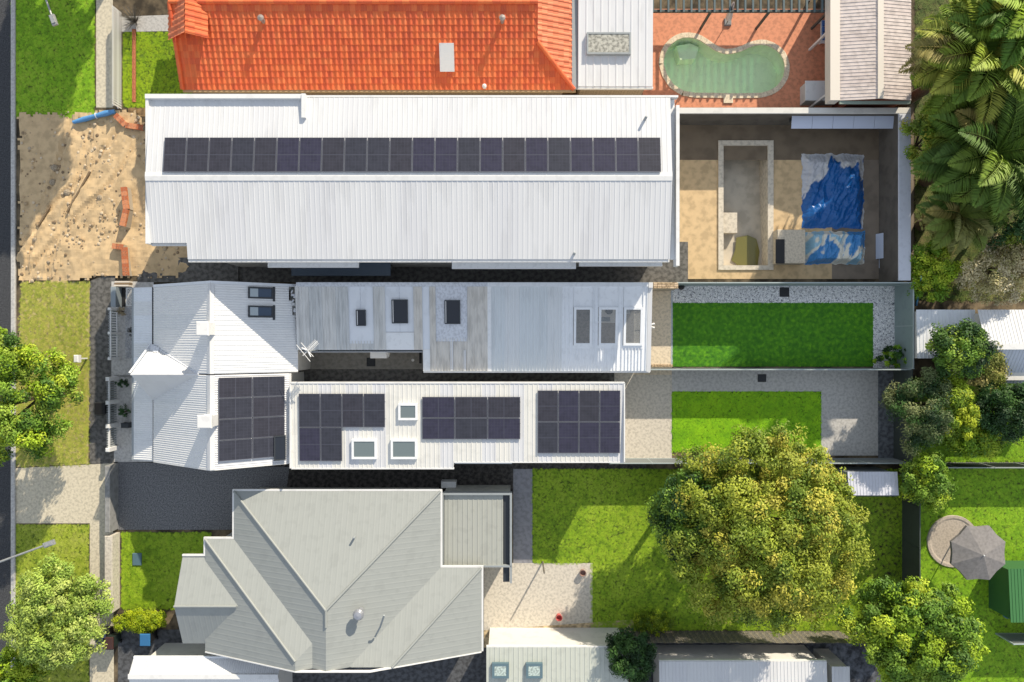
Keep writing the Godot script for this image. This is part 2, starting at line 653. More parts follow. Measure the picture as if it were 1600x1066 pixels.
# base on the ground, crown centre at height hc with radii rad
func tree(called: String, label: String, base: Vector3, off: Vector2, hc: float, rad: Vector3, clumps: int, per: int, ll: float, lw: float, cr: float, cols: Array, sd: int, group: String = "", trunk_r: float = 0.2) -> Node3D:
	rng.seed = sd
	var t := thing(called, label, "tree", base, group)
	var cc := base + Vector3(off.x, hc, off.y)
	var bark := mat("bark", 112, 98, 82, 0.9, "strong", Vector3(0.8, 2.5, 0.8))
	var fork := base.lerp(cc, 0.45) + Vector3(rng.randf_range(-0.2, 0.2), 0, rng.randf_range(-0.2, 0.2))
	var tr := MB.new()
	tr.tube([base - Vector3(0, 0.1, 0), base.lerp(fork, 0.15), base.lerp(fork, 0.6) + Vector3(0.06, 0, 0.05), fork], [trunk_r * 1.5, trunk_r * 1.1, trunk_r * 0.9, trunk_r * 0.75], 9)
	obj("trunk", tr, bark, t)
	for i in 7:
		var d := rnd_dir()
		d.y = absf(d.y) * 0.6 + 0.1
		var e := cc + Vector3(d.x * rad.x, d.y * rad.y, d.z * rad.z) * 0.75
		var lb := MB.new()
		var mid := fork.lerp(e, 0.5) + Vector3(0, rad.y * 0.12, 0)
		lb.tube([fork - Vector3(0, 0.1, 0), mid, e], [trunk_r * 0.5, trunk_r * 0.3, trunk_r * 0.08], 6)
		obj("limb", lb, bark, t)
	var o := MeshInstance3D.new()
	o.mesh = crown_mesh(cc - base, rad, clumps if clumps > 400 else int(clumps * 1.5), per, ll, lw, cr, cols)
	o.material_override = vmat("leaves", 0.65, 0.35)
	o.name = "crown"
	t.add_child(o)
	return t

# clipped hedge or shrub without a visible stem
func shrub(called: String, label: String, cat: String, base: Vector3, rad: Vector3, clumps: int, per: int, ll: float, lw: float, cr: float, cols: Array, sd: int, group: String = "") -> Node3D:
	rng.seed = sd
	var t := thing(called, label, cat, base, group)
	var st := MB.new()
	for i in 4:
		var d := rnd_dir()
		var e := base + Vector3(d.x * rad.x * 0.6, rad.y * 1.2, d.z * rad.z * 0.6)
		st.tube([base + Vector3(d.x, 0, d.z) * 0.05, base.lerp(e, 0.5) + Vector3(0, 0.05, 0), e], [0.03, 0.02, 0.008], 5)
	obj("stem", st, mat("bark", 112, 98, 82, 0.9, "strong", Vector3(0.8, 2.5, 0.8)), t)
	var o := MeshInstance3D.new()
	o.mesh = crown_mesh(Vector3(0, rad.y, 0), rad, clumps, per, ll, lw, cr, cols, -0.9, 1.8)
	o.material_override = vmat("leaves", 0.65, 0.35)
	o.name = "foliage"
	t.add_child(o)
	return t

func palm(label: String, base: Vector3, lean: Vector2, h: float, fronds: int, fl: float, cols: Array, sd: int) -> void:
	rng.seed = sd
	var t := thing("palm_tree", label, "palm", base, "palms behind the back fences")
	var top := base + Vector3(lean.x, h, lean.y)
	var tr := MB.new()
	tr.tube([base - Vector3(0, 0.1, 0), base.lerp(top, 0.33) + Vector3(0.05, 0, 0), base.lerp(top, 0.7), top], [0.38, 0.27, 0.24, 0.3], 10)
	obj("trunk", tr, mat("palm_bark", 128, 112, 92, 0.9, "strong", Vector3(0.5, 0.35, 0.5)), t)
	for i in fronds:
		var az := TAU * (i * 0.381966) + rng.randf_range(-0.15, 0.15)
		var u := float(i) / fronds
		var el := lerpf(1.25, -0.35, u) + rng.randf_range(-0.12, 0.12)
		var L := fl * rng.randf_range(0.85, 1.1)
		var hd := Vector3(cos(az), 0, sin(az))
		var sd2 := Vector3(-sin(az), 0, cos(az))
		var v := PackedVector3Array()
		var n := PackedVector3Array()
		var c := PackedColorArray()
		var ix := PackedInt32Array()
		var p := top - base
		var ang := el
		var steps := 34
		var base_col: Color = cols[rng.randi() % cols.size()]
		if u > 0.92: base_col = lin(150, 132, 74)
		var bend := rng.randf_range(-0.4, 0.4)
		var sag := rng.randf_range(0.7, 1.5)
		if rng.randf() < 0.05: base_col = lin(156, 146, 78)
		for s in steps:
			var f := float(s) / steps
			var d := (hd * cos(ang) + Vector3.UP * sin(ang) + sd2 * (bend * f)).normalized()
			var q := p + d * (L / steps)
			var up := d.cross(sd2).normalized()
			if up.y < 0: up = -up
			# rachis piece
			leaf(v, n, c, ix, (p + q) * 0.5, up, d, L / steps * 1.15, 0.06 * (1.0 - f * 0.7), Color(base_col.r * 1.2, base_col.g * 1.1, base_col.b))
			var ll := 0.75 * sin(PI * clampf(0.12 + f * 0.86, 0, 1)) * fl / 3.2
			for sg in [-1.0, 1.0]:
				for rep in 2:
					var dr: Vector3 = (sd2 * sg * 0.9 + d * 0.55 - up * rng.randf_range(0.05, 0.45)).normalized()
					var tn := rng.randf_range(0.8, 1.2)
					var side_n: Vector3 = (up * 0.9 + sd2 * (-sg * 0.25) + rnd_dir() * 0.15).normalized()
					leaf(v, n, c, ix, p.lerp(q, 0.5 * rep) + dr * (ll * 0.5), side_n, dr, ll, 0.075, Color(base_col.r * tn, base_col.g * tn, base_col.b * tn))
			p = q
			ang -= sag * (1.5 + 0.5 * u) / steps * (0.6 + 0.9 * f)
		var a := []
		a.resize(Mesh.ARRAY_MAX)
		a[Mesh.ARRAY_VERTEX] = v; a[Mesh.ARRAY_NORMAL] = n; a[Mesh.ARRAY_COLOR] = c; a[Mesh.ARRAY_INDEX] = ix
		var me := ArrayMesh.new()
		me.add_surface_from_arrays(Mesh.PRIMITIVE_TRIANGLES, a)
		var o := MeshInstance3D.new()
		o.mesh = me
		o.material_override = vmat("leaves", 0.65, 0.35)
		o.name = "frond"
		t.add_child(o, true)

var tuft_mesh: ArrayMesh
func make_tuft() -> ArrayMesh:
	if tuft_mesh: return tuft_mesh
	var mb := MB.new()
	var r := RandomNumberGenerator.new()
	r.seed = 5
	for i in 7:
		var a := TAU * i / 7.0 + r.randf() * 0.5
		var d := Vector3(cos(a), 0, sin(a))
		var s := Vector3(-sin(a), 0, cos(a)) * 0.11
		var b := d * r.randf_range(0.0, 0.3)
		var m1 := b + d * 0.22 + Vector3.UP * 0.65
		var e := b + d * r.randf_range(0.5, 0.95) + Vector3.UP * r.randf_range(0.7, 1.0)
		var nn := (Vector3.UP * 1.2 + d * -0.4).normalized()
		mb.quad_n(b - s, b + s, m1 + s * 0.8, m1 - s * 0.8, nn, nn, nn, nn)
		mb.quad_n(m1 - s * 0.8, m1 + s * 0.8, e + s * 0.1, e - s * 0.1, nn, nn, nn, nn)
	tuft_mesh = mb.mesh()
	return tuft_mesh

var pebble_mesh: ArrayMesh
func make_pebble() -> ArrayMesh:
	if pebble_mesh: return pebble_mesh
	var mb := MB.new()
	mb.lathe(Vector3.ZERO, [[0.0, -0.45], [0.8, -0.2], [1.0, 0.12], [0.6, 0.5], [0.0, 0.62]], 6)
	pebble_mesh = mb.mesh()
	return pebble_mesh

func scatter(called: String, label: String, cat: String, poly: PackedVector2Array, y: float, density: float, me: Mesh, s0: float, s1: float, cols: Array, sd: int, m: Material, holes: Array = [], freq: float = 1.1, ragged: float = 0.0, broad: float = 0.4) -> void:
	rng.seed = sd
	var lo := poly[0]
	var hi := poly[0]
	for p in poly:
		lo = Vector2(minf(lo.x, p.x), minf(lo.y, p.y)); hi = Vector2(maxf(hi.x, p.x), maxf(hi.y, p.y))
	var area := (hi.x - lo.x) * (hi.y - lo.y)
	var cnt := int(area * density)
	var patch := FastNoiseLite.new()
	patch.seed = sd
	patch.frequency = freq
	patch.fractal_octaves = 4
	var xs := []
	var cl := []
	var flat_lie := me == tuft_mesh
	for i in cnt:
		var p := Vector2(rng.randf_range(lo.x, hi.x), rng.randf_range(lo.y, hi.y))
		var s := rng.randf_range(s0, s1)
		var a := rng.randf() * TAU
		var pick := rng.randf()
		var tn := rng.randf_range(0.8, 1.2)
		var edge := p + Vector2(rng.randf_range(-ragged, ragged), rng.randf_range(-ragged, ragged))
		if not Geometry2D.is_point_in_polygon(edge, poly): continue
		var inside := false
		for hl in holes:
			if Geometry2D.is_point_in_polygon(p, hl): inside = true
		if inside: continue
		var k := clampf(0.5 + 0.45 * patch.get_noise_2d(p.x, p.y) + broad * patch.get_noise_2d(p.x * 0.16 + 70.0, p.y * 0.16) + (pick - 0.5) * 0.85, 0.0, 0.999)
		var f := k * (cols.size() - 1)
		var c: Color = cols[int(f)].lerp(cols[mini(int(f) + 1, cols.size() - 1)], f - int(f))
		xs.append(Transform3D(Basis(Vector3.UP, a).scaled(Vector3(s, s * (rng.randf_range(0.16, 0.4) if flat_lie else rng.randf_range(0.5, 0.9)), s)), Vector3(p.x, y, p.y)))
		cl.append(Color(c.r * tn, c.g * tn, c.b * tn))
	var mm := MultiMesh.new()
	mm.transform_format = MultiMesh.TRANSFORM_3D
	mm.use_colors = true
	mm.mesh = me
	mm.instance_count = xs.size()
	for i in xs.size():
		mm.set_instance_transform(i, xs[i])
		mm.set_instance_color(i, cl[i])
	var o := MultiMeshInstance3D.new()
	o.multimesh = mm
	o.material_override = m
	o.name = numbered(called)
	add_child(o)
	tag(o, label, cat, "", "stuff")

func lawn(label: String, pts: Array, y: float, density: float, s0: float, s1: float, soil: Material, cols: Array, sd: int, holes: Array = []) -> void:
	sheet("lawn", pts, y, soil)
	var hp := []
	for h in holes: hp.append(flat_poly(h))
	scatter("grass", label, "grass", flat_poly(pts), y, density, make_tuft(), s0, s1, cols, sd, vmat("blades", 0.75, 0.08), hp, 1.1, 0.1)

# ------------------------------------------------------------------ shared materials
func M(k: String) -> Material:
	match k:
		"white_roof": return mat(k, 214, 215, 216, 0.45, "faint", Vector3(5, 6, 24))
		"white_roof2": return mat(k, 211, 212, 214, 0.45, "faint", Vector3(4, 5, 20))
		"cream_roof": return mat(k, 218, 217, 211, 0.5, "faint", Vector3(5, 5, 5))
		"white_trim": return mat(k, 226, 226, 224, 0.55, "faint", Vector3(3, 3, 3))
		"corr_a": return mat(k, 226, 227, 227, 0.45, "faint", Vector3(3, 3, 1))
		"corr_b": return mat(k, 221, 223, 224, 0.45, "faint", Vector3(4, 3, 2))
		"zinc_old": return mat(k, 226, 226, 223, 0.5, "soft", Vector3(2.2, 1, 16))
		"zinc_old2": return mat(k, 216, 218, 217, 0.5, "soft", Vector3(1.6, 1, 14))
		"zinc_lichen": return mat(k, 228, 224, 216, 0.6, "soft", Vector3(2.4, 1, 9.0))
		"zinc_pan": return mat(k, 226, 230, 235, 0.45, "faint", Vector3(4, 1, 8))
		"zinc_pan2": return mat(k, 220, 224, 231, 0.45, "soft", Vector3(1.1, 1, 1.4))
		"zinc_new": return mat(k, 234, 236, 237, 0.4, "faint", Vector3(2, 2, 2))
		"zinc_mid": return mat(k, 222, 227, 229, 0.45, "faint", Vector3(2.6, 1, 15))
		"zinc_mid2": return mat(k, 227, 230, 231, 0.45, "faint", Vector3(2.5, 1, 14))
		"rear_new": return mat(k, 236, 239, 242, 0.4, "faint", Vector3(2, 2, 3))
		"dark_frame": return mat(k, 50, 55, 60, 0.5)
		"dark_glass": return mat(k, 38, 43, 52, 0.12)
		"blue_glass": return mat(k, 58, 76, 98, 0.08)
		"blind": return mat(k, 168, 180, 186, 0.4)
		"grey_glass": return mat(k, 112, 124, 126, 0.12)
		"render_white": return mat(k, 216, 214, 208, 0.8, "faint", Vector3(4, 4, 4))
		"render_grey": return mat(k, 150, 150, 148, 0.85, "soft", Vector3(3, 3, 3))
		"brick_cream": return mat(k, 196, 172, 140, 0.85, "mid", Vector3(0.8, 0.4, 0.8))
		"brick_orange": return mat(k, 200, 122, 82, 0.85, "mid", Vector3(0.6, 0.4, 0.6))
		"brick_red": return mat(k, 150, 84, 64, 0.85, "mid", Vector3(0.8, 0.4, 0.8))
		"grey_roof": return mat(k, 152, 156, 153, 0.55, "faint", Vector3(4, 4, 4))
		"asphalt": return mat(k, 84, 86, 90, 0.9, "grit", Vector3(3, 3, 3))
		"asphalt_dark": return mat(k, 140, 141, 144, 0.9, "grit", Vector3(3, 3, 3))
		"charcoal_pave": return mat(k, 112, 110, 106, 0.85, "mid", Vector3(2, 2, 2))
		"concrete": return mat(k, 212, 204, 190, 0.85, "fine", Vector3(5, 5, 5))
		"concrete_grey": return mat(k, 196, 194, 190, 0.85, "fine", Vector3(5, 5, 5))
		"path": return mat(k, 214, 204, 180, 0.85, "fine", Vector3(5, 5, 5))
		"deck": return mat(k, 226, 210, 184, 0.85, "fine", Vector3(5, 5, 5))
		"terracotta": return mat(k, 222, 148, 112, 0.8, "soft", Vector3(2, 2, 2))
		"sand": return mat(k, 212, 184, 142, 0.95, "soft", Vector3(4, 4, 4))
		"dirt": return mat(k, 124, 110, 92, 0.95, "soft", Vector3(8, 8, 8))
		"earth": return mat(k, 120, 106, 84, 0.95, "strong", Vector3(9, 9, 9))
		"soil_green": return mat(k, 96, 122, 34, 0.95, "mid", Vector3(3, 3, 3))
		"turf_base": return mat(k, 56, 104, 18, 0.95, "mid", Vector3(2, 2, 2))
		"gravel_bed": return mat(k, 150, 152, 156, 0.95, "grit", Vector3(1.5, 1.5, 1.5))
		"fence_sage": return mat(k, 142, 158, 158, 0.55, "faint", Vector3(3, 3, 3))
		"fence_grey": return mat(k, 150, 156, 158, 0.55, "faint", Vector3(3, 3, 3))
		"fence_dark": return mat(k, 70, 78, 76, 0.6, "faint", Vector3(3, 3, 3))
		"post_sage": return mat(k, 168, 180, 180, 0.5)
		"timber": return mat(k, 150, 128, 100, 0.85, "mid", Vector3(0.4, 2, 0.4))
		"timber_grey": return mat(k, 128, 122, 112, 0.85, "mid", Vector3(0.4, 2, 0.4))
		"black": return mat(k, 30, 30, 32, 0.6)
		"white_plastic": return mat(k, 226, 226, 224, 0.4)
	push_error("no material " + k)
	return mat("none", 200, 0, 200)

const GRASS_LIT := [[70, 108, 14], [98, 146, 20], [124, 170, 26], [148, 186, 40]]
func cl(a: Array) -> Array:
	var r := []
	for q in a: r.append(lin(q[0], q[1], q[2]))
	return r

# ================================================================== scene
func _ready() -> void:
	rng.seed = 11
	setup_camera()
	setup_light()
	build_ground()
	build_front_street()
	build_red_house()
	build_pool_garden()
	build_white_house()
	build_building_site_yard()
	build_lot_house()
	build_lot_garden()
	build_twin_house()
	build_twin_garden()
	build_grey_house()
	build_south_lots()
	build_east_lots()
	build_trees()

func setup_camera() -> void:
	var cam := Camera3D.new()
	cam.name = "camera"
	cam.position = Vector3(0, CAM_H, 0)
	cam.rotation_degrees = Vector3(-90, 0, 0)
	cam.fov = 53.1
	cam.near = 0.5
	cam.far = 900.0
	add_child(cam)
	cam.current = true

func setup_light() -> void:
	var env := Environment.new()
	env.background_mode = Environment.BG_SKY
	var sky := Sky.new()
	var ps := ProceduralSkyMaterial.new()
	ps.sky_top_color = Color(0.79, 0.835, 0.905)
	ps.sky_horizon_color = Color(0.94, 0.95, 0.965)
	ps.sky_curve = 0.16
	ps.ground_bottom_color = Color(0.45, 0.43, 0.40)
	ps.ground_horizon_color = Color(0.75, 0.78, 0.80)
	sky.sky_material = ps
	env.sky = sky
	env.background_energy_multiplier = 0.75
	env.tonemap_mode = Environment.TONE_MAPPER_LINEAR
	env.tonemap_exposure = 1.16
	env.sdfgi_enabled = true
	env.ssao_enabled = true
	env.ssil_enabled = true
	var we := WorldEnvironment.new()
	we.name = "world_environment"
	we.environment = env
	add_child(we)
	var sun := DirectionalLight3D.new()
	sun.name = "sun"
	sun.light_energy = 1.6
	sun.light_color = Color(1.0, 0.95, 0.865)
	sun.light_angular_distance = 0.5
	sun.shadow_enabled = true
	add_child(sun)
	sun.look_at_from_position(SUN_TO * 100.0, Vector3.ZERO, Vector3.UP)

# ------------------------------------------------------------------ ground
func build_ground() -> void:
	var mb := MB.new()
	# one sheet, left open where the two pools are dug
	var a := at(1028, 52); var b := at(1234, 154)
	var c := at(1130, 228); var d := at(1199, 415)
	var xs := [-300.0, a.x, c.x, b.x, d.x, 300.0]
	xs.sort()
	var zs := [-300.0, a.z, b.z, c.z, d.z, 300.0]
	zs.sort()
	for i in xs.size() - 1:
		for j in zs.size() - 1:
			var mx: float = (xs[i] + xs[i + 1]) / 2
			var mz: float = (zs[j] + zs[j + 1]) / 2
			if mx > a.x and mx < b.x and mz > a.z and mz < b.z: continue
			if mx > c.x and mx < d.x and mz > c.z and mz < d.z: continue
			mb.quad(Vector3(xs[i], 0, zs[j + 1]), Vector3(xs[i + 1], 0, zs[j + 1]), Vector3(xs[i + 1], 0, zs[j]), Vector3(xs[i], 0, zs[j]))
	struct("ground", mb, M("earth"))

func build_front_street() -> void:
	# road, kerb, footpath, verges
	sheet("road", rc(-900, -900, 18, 1900), 0.006, M("asphalt"))
	var kb := MB.new()
	kb.cbox(at(18, -900) + Vector3(0, -0.02, 0), at(25, 1900) + Vector3(0, 0.12, 0), 0.03)
	struct("kerb", kb, M("concrete_grey"))
	sheet("footpath", rc(150, -60, 176, 168), 0.010, M("path"))
	sheet("footpath", [[138, 440], [180, 425], [180, 725], [140, 725]], 0.010, M("charcoal_pave"))
	sheet("driveway", [[18, 732], [178, 724], [176, 818], [18, 818]], 0.012, M("path"))
	sheet("footpath", [[140, 818], [176, 818], [178, 1090], [140, 1090]], 0.010, M("path"))
	# sandy building site in front of the white house: raked, rutted surface
	var nz := FastNoiseLite.new()
	nz.seed = 4
	nz.frequency = 0.35
	nz.fractal_octaves = 4
	var sm := MB.new()
	var sand_poly := flat_poly([[32, 178], [110, 180], [176, 172], [214, 175], [232, 200], [300, 214], [300, 432], [180, 432], [100, 440], [32, 440]])
	var tracks := [[at(196, 215), at(30, 425), 0.75], [at(120, 205), at(60, 440), 0.7]]
	var hs := {}
	var st := 0.14
	for i in range(-230, -132):
		for j in range(-112, -20):
			var x := i * st; var z := j * st
			var y := 0.07 + 0.16 * nz.get_noise_2d(x, z) + 0.02 * nz.get_noise_2d(x * 4.0, z * 4.0)
			for tk in tracks:
				var u: Vector3 = (tk[1] - tk[0]).normalized()
				var off: float = absf((Vector3(x, 0, z) - tk[0]).cross(u).y + 0.5 * nz.get_noise_2d(x * 0.3, z * 0.3))
				var g := absf(off - tk[2])
				y += -0.11 * exp(-pow(g / 0.13, 2)) + 0.06 * exp(-pow((g - 0.27) / 0.1, 2))
			hs[Vector2i(i, j)] = Vector3(x, 0.02 + maxf(-0.005, y), z)
	for i in range(-230, -133):
		for j in range(-112, -21):
			var mid := Vector2((i + 0.5) * st + 0.25 * nz.get_noise_2d(i * 0.9, j * 0.9), (j + 0.5) * st + 0.25 * nz.get_noise_2d(j * 0.9, i * 0.9 + 40.0))
			if Geometry2D.is_point_in_polygon(mid, sand_poly):
				sm.quad(hs[Vector2i(i, j + 1)], hs[Vector2i(i + 1, j + 1)], hs[Vector2i(i + 1, j)], hs[Vector2i(i, j)])
	struct("ground_sand", sm, M("sand"))
	scatter("rubble", "small stones and clods strewn over the sandy ground", "rubble", sand_poly, 0.08, 9.0, make_pebble(), 0.03, 0.12, cl([[128, 108, 84], [176, 152, 118], [206, 188, 160], [150, 128, 100]]), 32, vmat("pebbles", 0.8), [], 0.8, 0.25)
	lawn("bright lawn strip beside the pale footpath at upper left", rc(18, -60, 148, 186), 0.014, 260, 0.07, 0.12, M("soil_green"), cl([[104, 150, 18], [134, 186, 24], [154, 200, 36], [166, 196, 56]]), 21)
	lawn("thin worn grass on the verge below the sandy ground", [[34, 440], [140, 440], [138, 725], [20, 730]], 0.014, 190, 0.07, 0.12, mat("worn_soil", 196, 182, 124, 0.95, "mid", Vector3(2, 2, 2)), cl([[140, 156, 50], [178, 186, 70], [206, 196, 104], [160, 180, 50]]), 22)
	lawn("grass verge around the lower street tree", [[18, 820], [139, 820], [139, 1090], [18, 1090]], 0.014, 220, 0.07, 0.12, M("soil_green"), cl([[130, 156, 36], [166, 184, 50], [182, 196, 66], [190, 196, 90]]), 23)
	# blue rolled tarpaulin on the sand edge
	var bt := thing("tarpaulin_roll", "blue rolled tarpaulin lying at edge of sandy ground", "tarpaulin", at(145, 183))
	var t := MB.new()
	t.tube([at(114, 191, 0.2), at(132, 186, 0.22), at(150, 181, 0.2), at(165, 177, 0.24), at(179, 174, 0.2)], [0.1, 0.16, 0.13, 0.18, 0.12], 8)
	obj("roll", t, mat("tarp_blue", 96, 158, 214, 0.5, "soft", Vector3(0.5, 0.5, 0.5)), bt)
	var t2 := MB.new()
	t2.tube([at(150, 181, 0.17), at(151, 180.8, 0.17)], [0.19, 0.19], 10)
	obj("strap", t2, M("white_plastic"), bt)
	# unfinished orange brick front wall of the white house
	brick_wall("low orange brick front wall beside the sandy ground", [[202, 296], [206, 330], [200, 356]], 0.75)
	brick_wall("short orange brick wall stub below the gap in front of white house", [[182, 386], [200, 388], [203, 432]], 0.6)
	# low white picket fence in front of the red-roofed house
	front_pickets("low white picket fence before the red roofed house", at(189, 20), at(189, 172), 0.95, 0.15)
	sheet("path", [[190, 26], [300, 22], [300, 48], [190, 50]], 0.018, M("concrete_grey"))
	lawn("small sunny lawn behind the white picket fence", [[192, 50], [300, 50], [300, 168], [192, 168]], 0.014, 260, 0.06, 0.1, M("soil_green"), cl([[120, 156, 18], [156, 190, 22], [172, 196, 30]]), 24)
	sheet("garden_edging", [[207, 46], [213, 46], [213, 160], [207, 160]], 0.07, M("brick_orange"))
	# rubble by the corner
	brick_wall("broken brick edging at the corner of red roofed garden", [[184, 182], [200, 198], [228, 202]], 0.35)
	var g := thing("garden_shrub", "round grey leafless shrub by concrete garden path at upper left", "shrub", at(212, 34))
	rng.seed = 77
	var tw := MB.new()
	for i in 60:
		var dd := rnd_dir()
		dd.y = absf(dd.y)
		tw.tube([at(212, 34), at(212, 34) + dd * 0.4 + Vector3(0, .25, 0), at(212, 34) + dd * 0.8 + Vector3(0, .35, 0)], [0.02, 0.015, 0.006], 4)
	obj("branch", tw, M("timber_grey"), g)
	# street lamps reach in from poles on the far kerb
	street_lamp("grey street lamp arm reaching in over the lower verge", Vector3(-31.5, 0, 13.2), at(68, 853, 7.2), 7.2)
	street_lamp("pale street lamp arm over the shaded verge at top left", Vector3(-26.0, 0, -24.0), at(80, 23, 6.5), 6.5)
	# wheelie bins on the footpath
	wheelie_bin("black wheelie bin standing alone on the dark footpath", at(171, 636), M("black"), mat("bin_lid_black", 26, 26, 28, 0.5))
	wheelie_bin("wheelie bin with blue lid beside the yellow hedge", at(240, 989), M("black"), mat("bin_lid_blue", 50, 110, 160, 0.5))
	wheelie_bin("dark wheelie bin at the front gate by lower street tree", at(184, 994), mat("bin_green", 34, 48, 44, 0.6), mat("bin_lid_maroon", 70, 44, 40, 0.5))
	wheelie_bin("wheelie bin with dark blue lid near the front path corner", at(172, 984), M("black"), mat("bin_lid_navy", 40, 56, 84, 0.5))
	# letterbox
	var lb := thing("letterbox", "small white letterbox on a post at the footpath edge", "letterbox", at(136, 560))
	box_part("post", at(136, 560) + Vector3(-0.04, 0, -0.04), at(136, 560) + Vector3(0.04, 0.8, 0.04), M("white_plastic"), lb)
	obj("box", cb_(at(136, 560) + Vector3(-0.14, 0.8, -0.22), at(136, 560) + Vector3(0.14, 1.1, 0.22), 0.04), M("white_plastic"), lb)
	# rubble on the sand
	rng.seed = 31
	for i in 6:
		var px := rng.randf_range(40, 185)
		var py := rng.randf_range(230, 420)
		var s := thing("sand_rubble", "loose pale stone lying on the sandy building ground", "stone", at(px, py, 0.0), "loose stones on the sand")
		var r := MB.new()
		var q := rng.randf_range(0.1, 0.28)
		r.lathe(at(px, py, 0.08), [[0.0, -q * 0.5], [q, -q * 0.2], [q * 0.8, q * 0.4], [q * 0.3, q * 0.6], [0.0, q * 0.62]], 7)
		obj("stone", r, mat("rubble", 176, 160, 136, 0.9, "mid", Vector3(0.6, 0.6, 0.6)), s)
	var pp := [[[140, 268], [104, 332]], [[78, 322], [60, 352]]]
	for e in pp:
		var s := thing("timber_offcut", "weathered plank half buried in the sandy ground, the %s one" % ["longer", "shorter"][pp.find(e)], "plank", at(e[0][0], e[0][1]), "planks on the sand")
		var r := MB.new()
		r.tube([at(e[0][0], e[0][1], 0.16), at(e[1][0], e[1][1], 0.16)], [0.07, 0.07], 4)
		obj("plank", r, M("timber"), s)

func brick_wall(label: String, pts: Array, h: float) -> void:
	var t := thing("brick_wall", label, "brick wall", at(pts[0][0], pts[0][1]), "brick walls along the street")
	rng.seed = label.hash()
	var ms := [M("brick_orange"), mat("brick_orange2", 188, 108, 70, 0.85, "soft", Vector3(0.5, 0.5, 0.5)), mat("brick_orange3", 212, 140, 98, 0.85, "soft", Vector3(0.5, 0.5, 0.5))]
	for k in pts.size() - 1:
		var a := at(pts[k][0], pts[k][1])
		var b := at(pts[k + 1][0], pts[k + 1][1])
		var X := (b - a).normalized()
		var Y := Vector3.UP.cross(X)
		var L := a.distance_to(b)
		var rows := int(h / 0.086)
		var core := MB.new()
		core.para(a - Y * 0.15, X * L, Vector3.UP * (rows * 0.086 - 0.012), Y * 0.3)
		obj("mortar_core", core, mat("mortar", 170, 160, 144, 0.9), t)
		for j in [rows - 2, rows - 1]:
			var n: int = maxi(1, roundi(L / 0.24))
			for i in n:
				var br := MB.new()
				var w := L / n
				var lift := rng.randf_range(-0.004, 0.006)
				br.para(a + X * (w * i + 0.006) - Y * 0.16 + Vector3.UP * (0.086 * j + lift), X * (w - 0.012), Vector3.UP * 0.08, Y * 0.155)
				br.para(a + X * (w * i + 0.006) + Y * 0.005 + Vector3.UP * (0.086 * j - lift), X * (w - 0.012), Vector3.UP * 0.08, Y * 0.155)
				obj("brick", br, ms[rng.randi() % 3], t)

func front_pickets(label: String, a: Vector3, b: Vector3, h: float, step: float) -> Node3D:
	var t := thing("picket_fence", label, "fence", a, "front fences")
	var X := (b - a).normalized()
	var Y := Vector3.UP.cross(X)
	var n := roundi(a.distance_to(b) / step)
	for i in n:
		var mb := MB.new()
		mb.para(a + X * (step * i), X * (step * 0.62), Vector3.UP * h, Y * 0.022)
		obj("picket", mb, M("white_trim"), t)
	for y in [0.25, h - 0.22]:
		var mb := MB.new()
		mb.para(a + Vector3.UP * y - Y * 0.052, X * a.distance_to(b), Vector3.UP * 0.08, Y * 0.05)
		obj("rail", mb, M("white_trim"), t)
	return t

func street_lamp(label: String, base: Vector3, head: Vector3, h: float) -> void:
	var t := thing("street_lamp", label, "street lamp", base, "street lamps")
	var st := mat("galv", 172, 174, 172, 0.45, "soft", Vector3(1, 1, 1), 0.3)
	var p := MB.new()
	p.tube([base, base + Vector3(0, h * 0.5, 0), base + Vector3(0, h - 0.4, 0)], [0.11, 0.09, 0.07], 10)
	obj("pole", p, st, t)
	var a := MB.new()
	var top := base + Vector3(0, h - 0.4, 0)
	a.tube([top - Vector3(0, 0.1, 0), top.lerp(head, 0.25) + Vector3(0, 0.2, 0), head], [0.07, 0.06, 0.05], 8)
	obj("arm", a, st, t)
	var d := (head - top)
	d.y = 0
	d = d.normalized()
	var s := d.cross(Vector3.UP)
	var hd := MB.new()
	hd.para(head - s * 0.13 - Vector3(0, 0.08, 0), d * 0.55, Vector3.UP * 0.12, s * 0.26)
	hd.para(head - s * 0.09 + Vector3(0, 0.04, 0) + d * 0.05, d * 0.42, Vector3.UP * 0.05, s * 0.18)
	obj("lamp_head", hd, st, t)

func wheelie_bin(label: String, p: Vector3, body: Material, lid: Material) -> void:
	var t := thing("wheelie_bin", label, "bin", p, "wheelie bins")
	var mb := MB.new()
	var r := []
	for lv in [[0.0, 0.20, 0.22], [0.95, 0.28, 0.33]]:
		r.append([p + Vector3(-lv[1], lv[0], -lv[2]), p + Vector3(lv[1], lv[0], -lv[2]), p + Vector3(lv[1], lv[0], lv[2]), p + Vector3(-lv[1], lv[0], lv[2])])
	for j in 4:
		var m := (j + 1) % 4
		mb.quad(r[0][m], r[0][j], r[1][j], r[1][m])
	mb.quad(r[0][0], r[0][1], r[0][2], r[0][3])
	mb.quad(r[1][3], r[1][2], r[1][1], r[1][0])
	obj("body", mb, body, t)
	obj("lid", cb_(p + Vector3(-0.3, 0.955, -0.35), p + Vector3(0.3, 1.04, 0.36), 0.035), lid, t)
	var hb := MB.new()
	hb.tube([p + Vector3(-0.24, 0.93, 0.4), p + Vector3(0.24, 0.93, 0.4)], [0.02, 0.02], 6)
	obj("handle", hb, M("black"), t)
	for sx in [-0.24, 0.24]:
		var w := MB.new()
		w.tube([p + Vector3(sx - 0.03, 0.1, 0.27), p + Vector3(sx + 0.03, 0.1, 0.27)], [0.1, 0.1], 10)
		obj("wheel", w, M("black"), t)

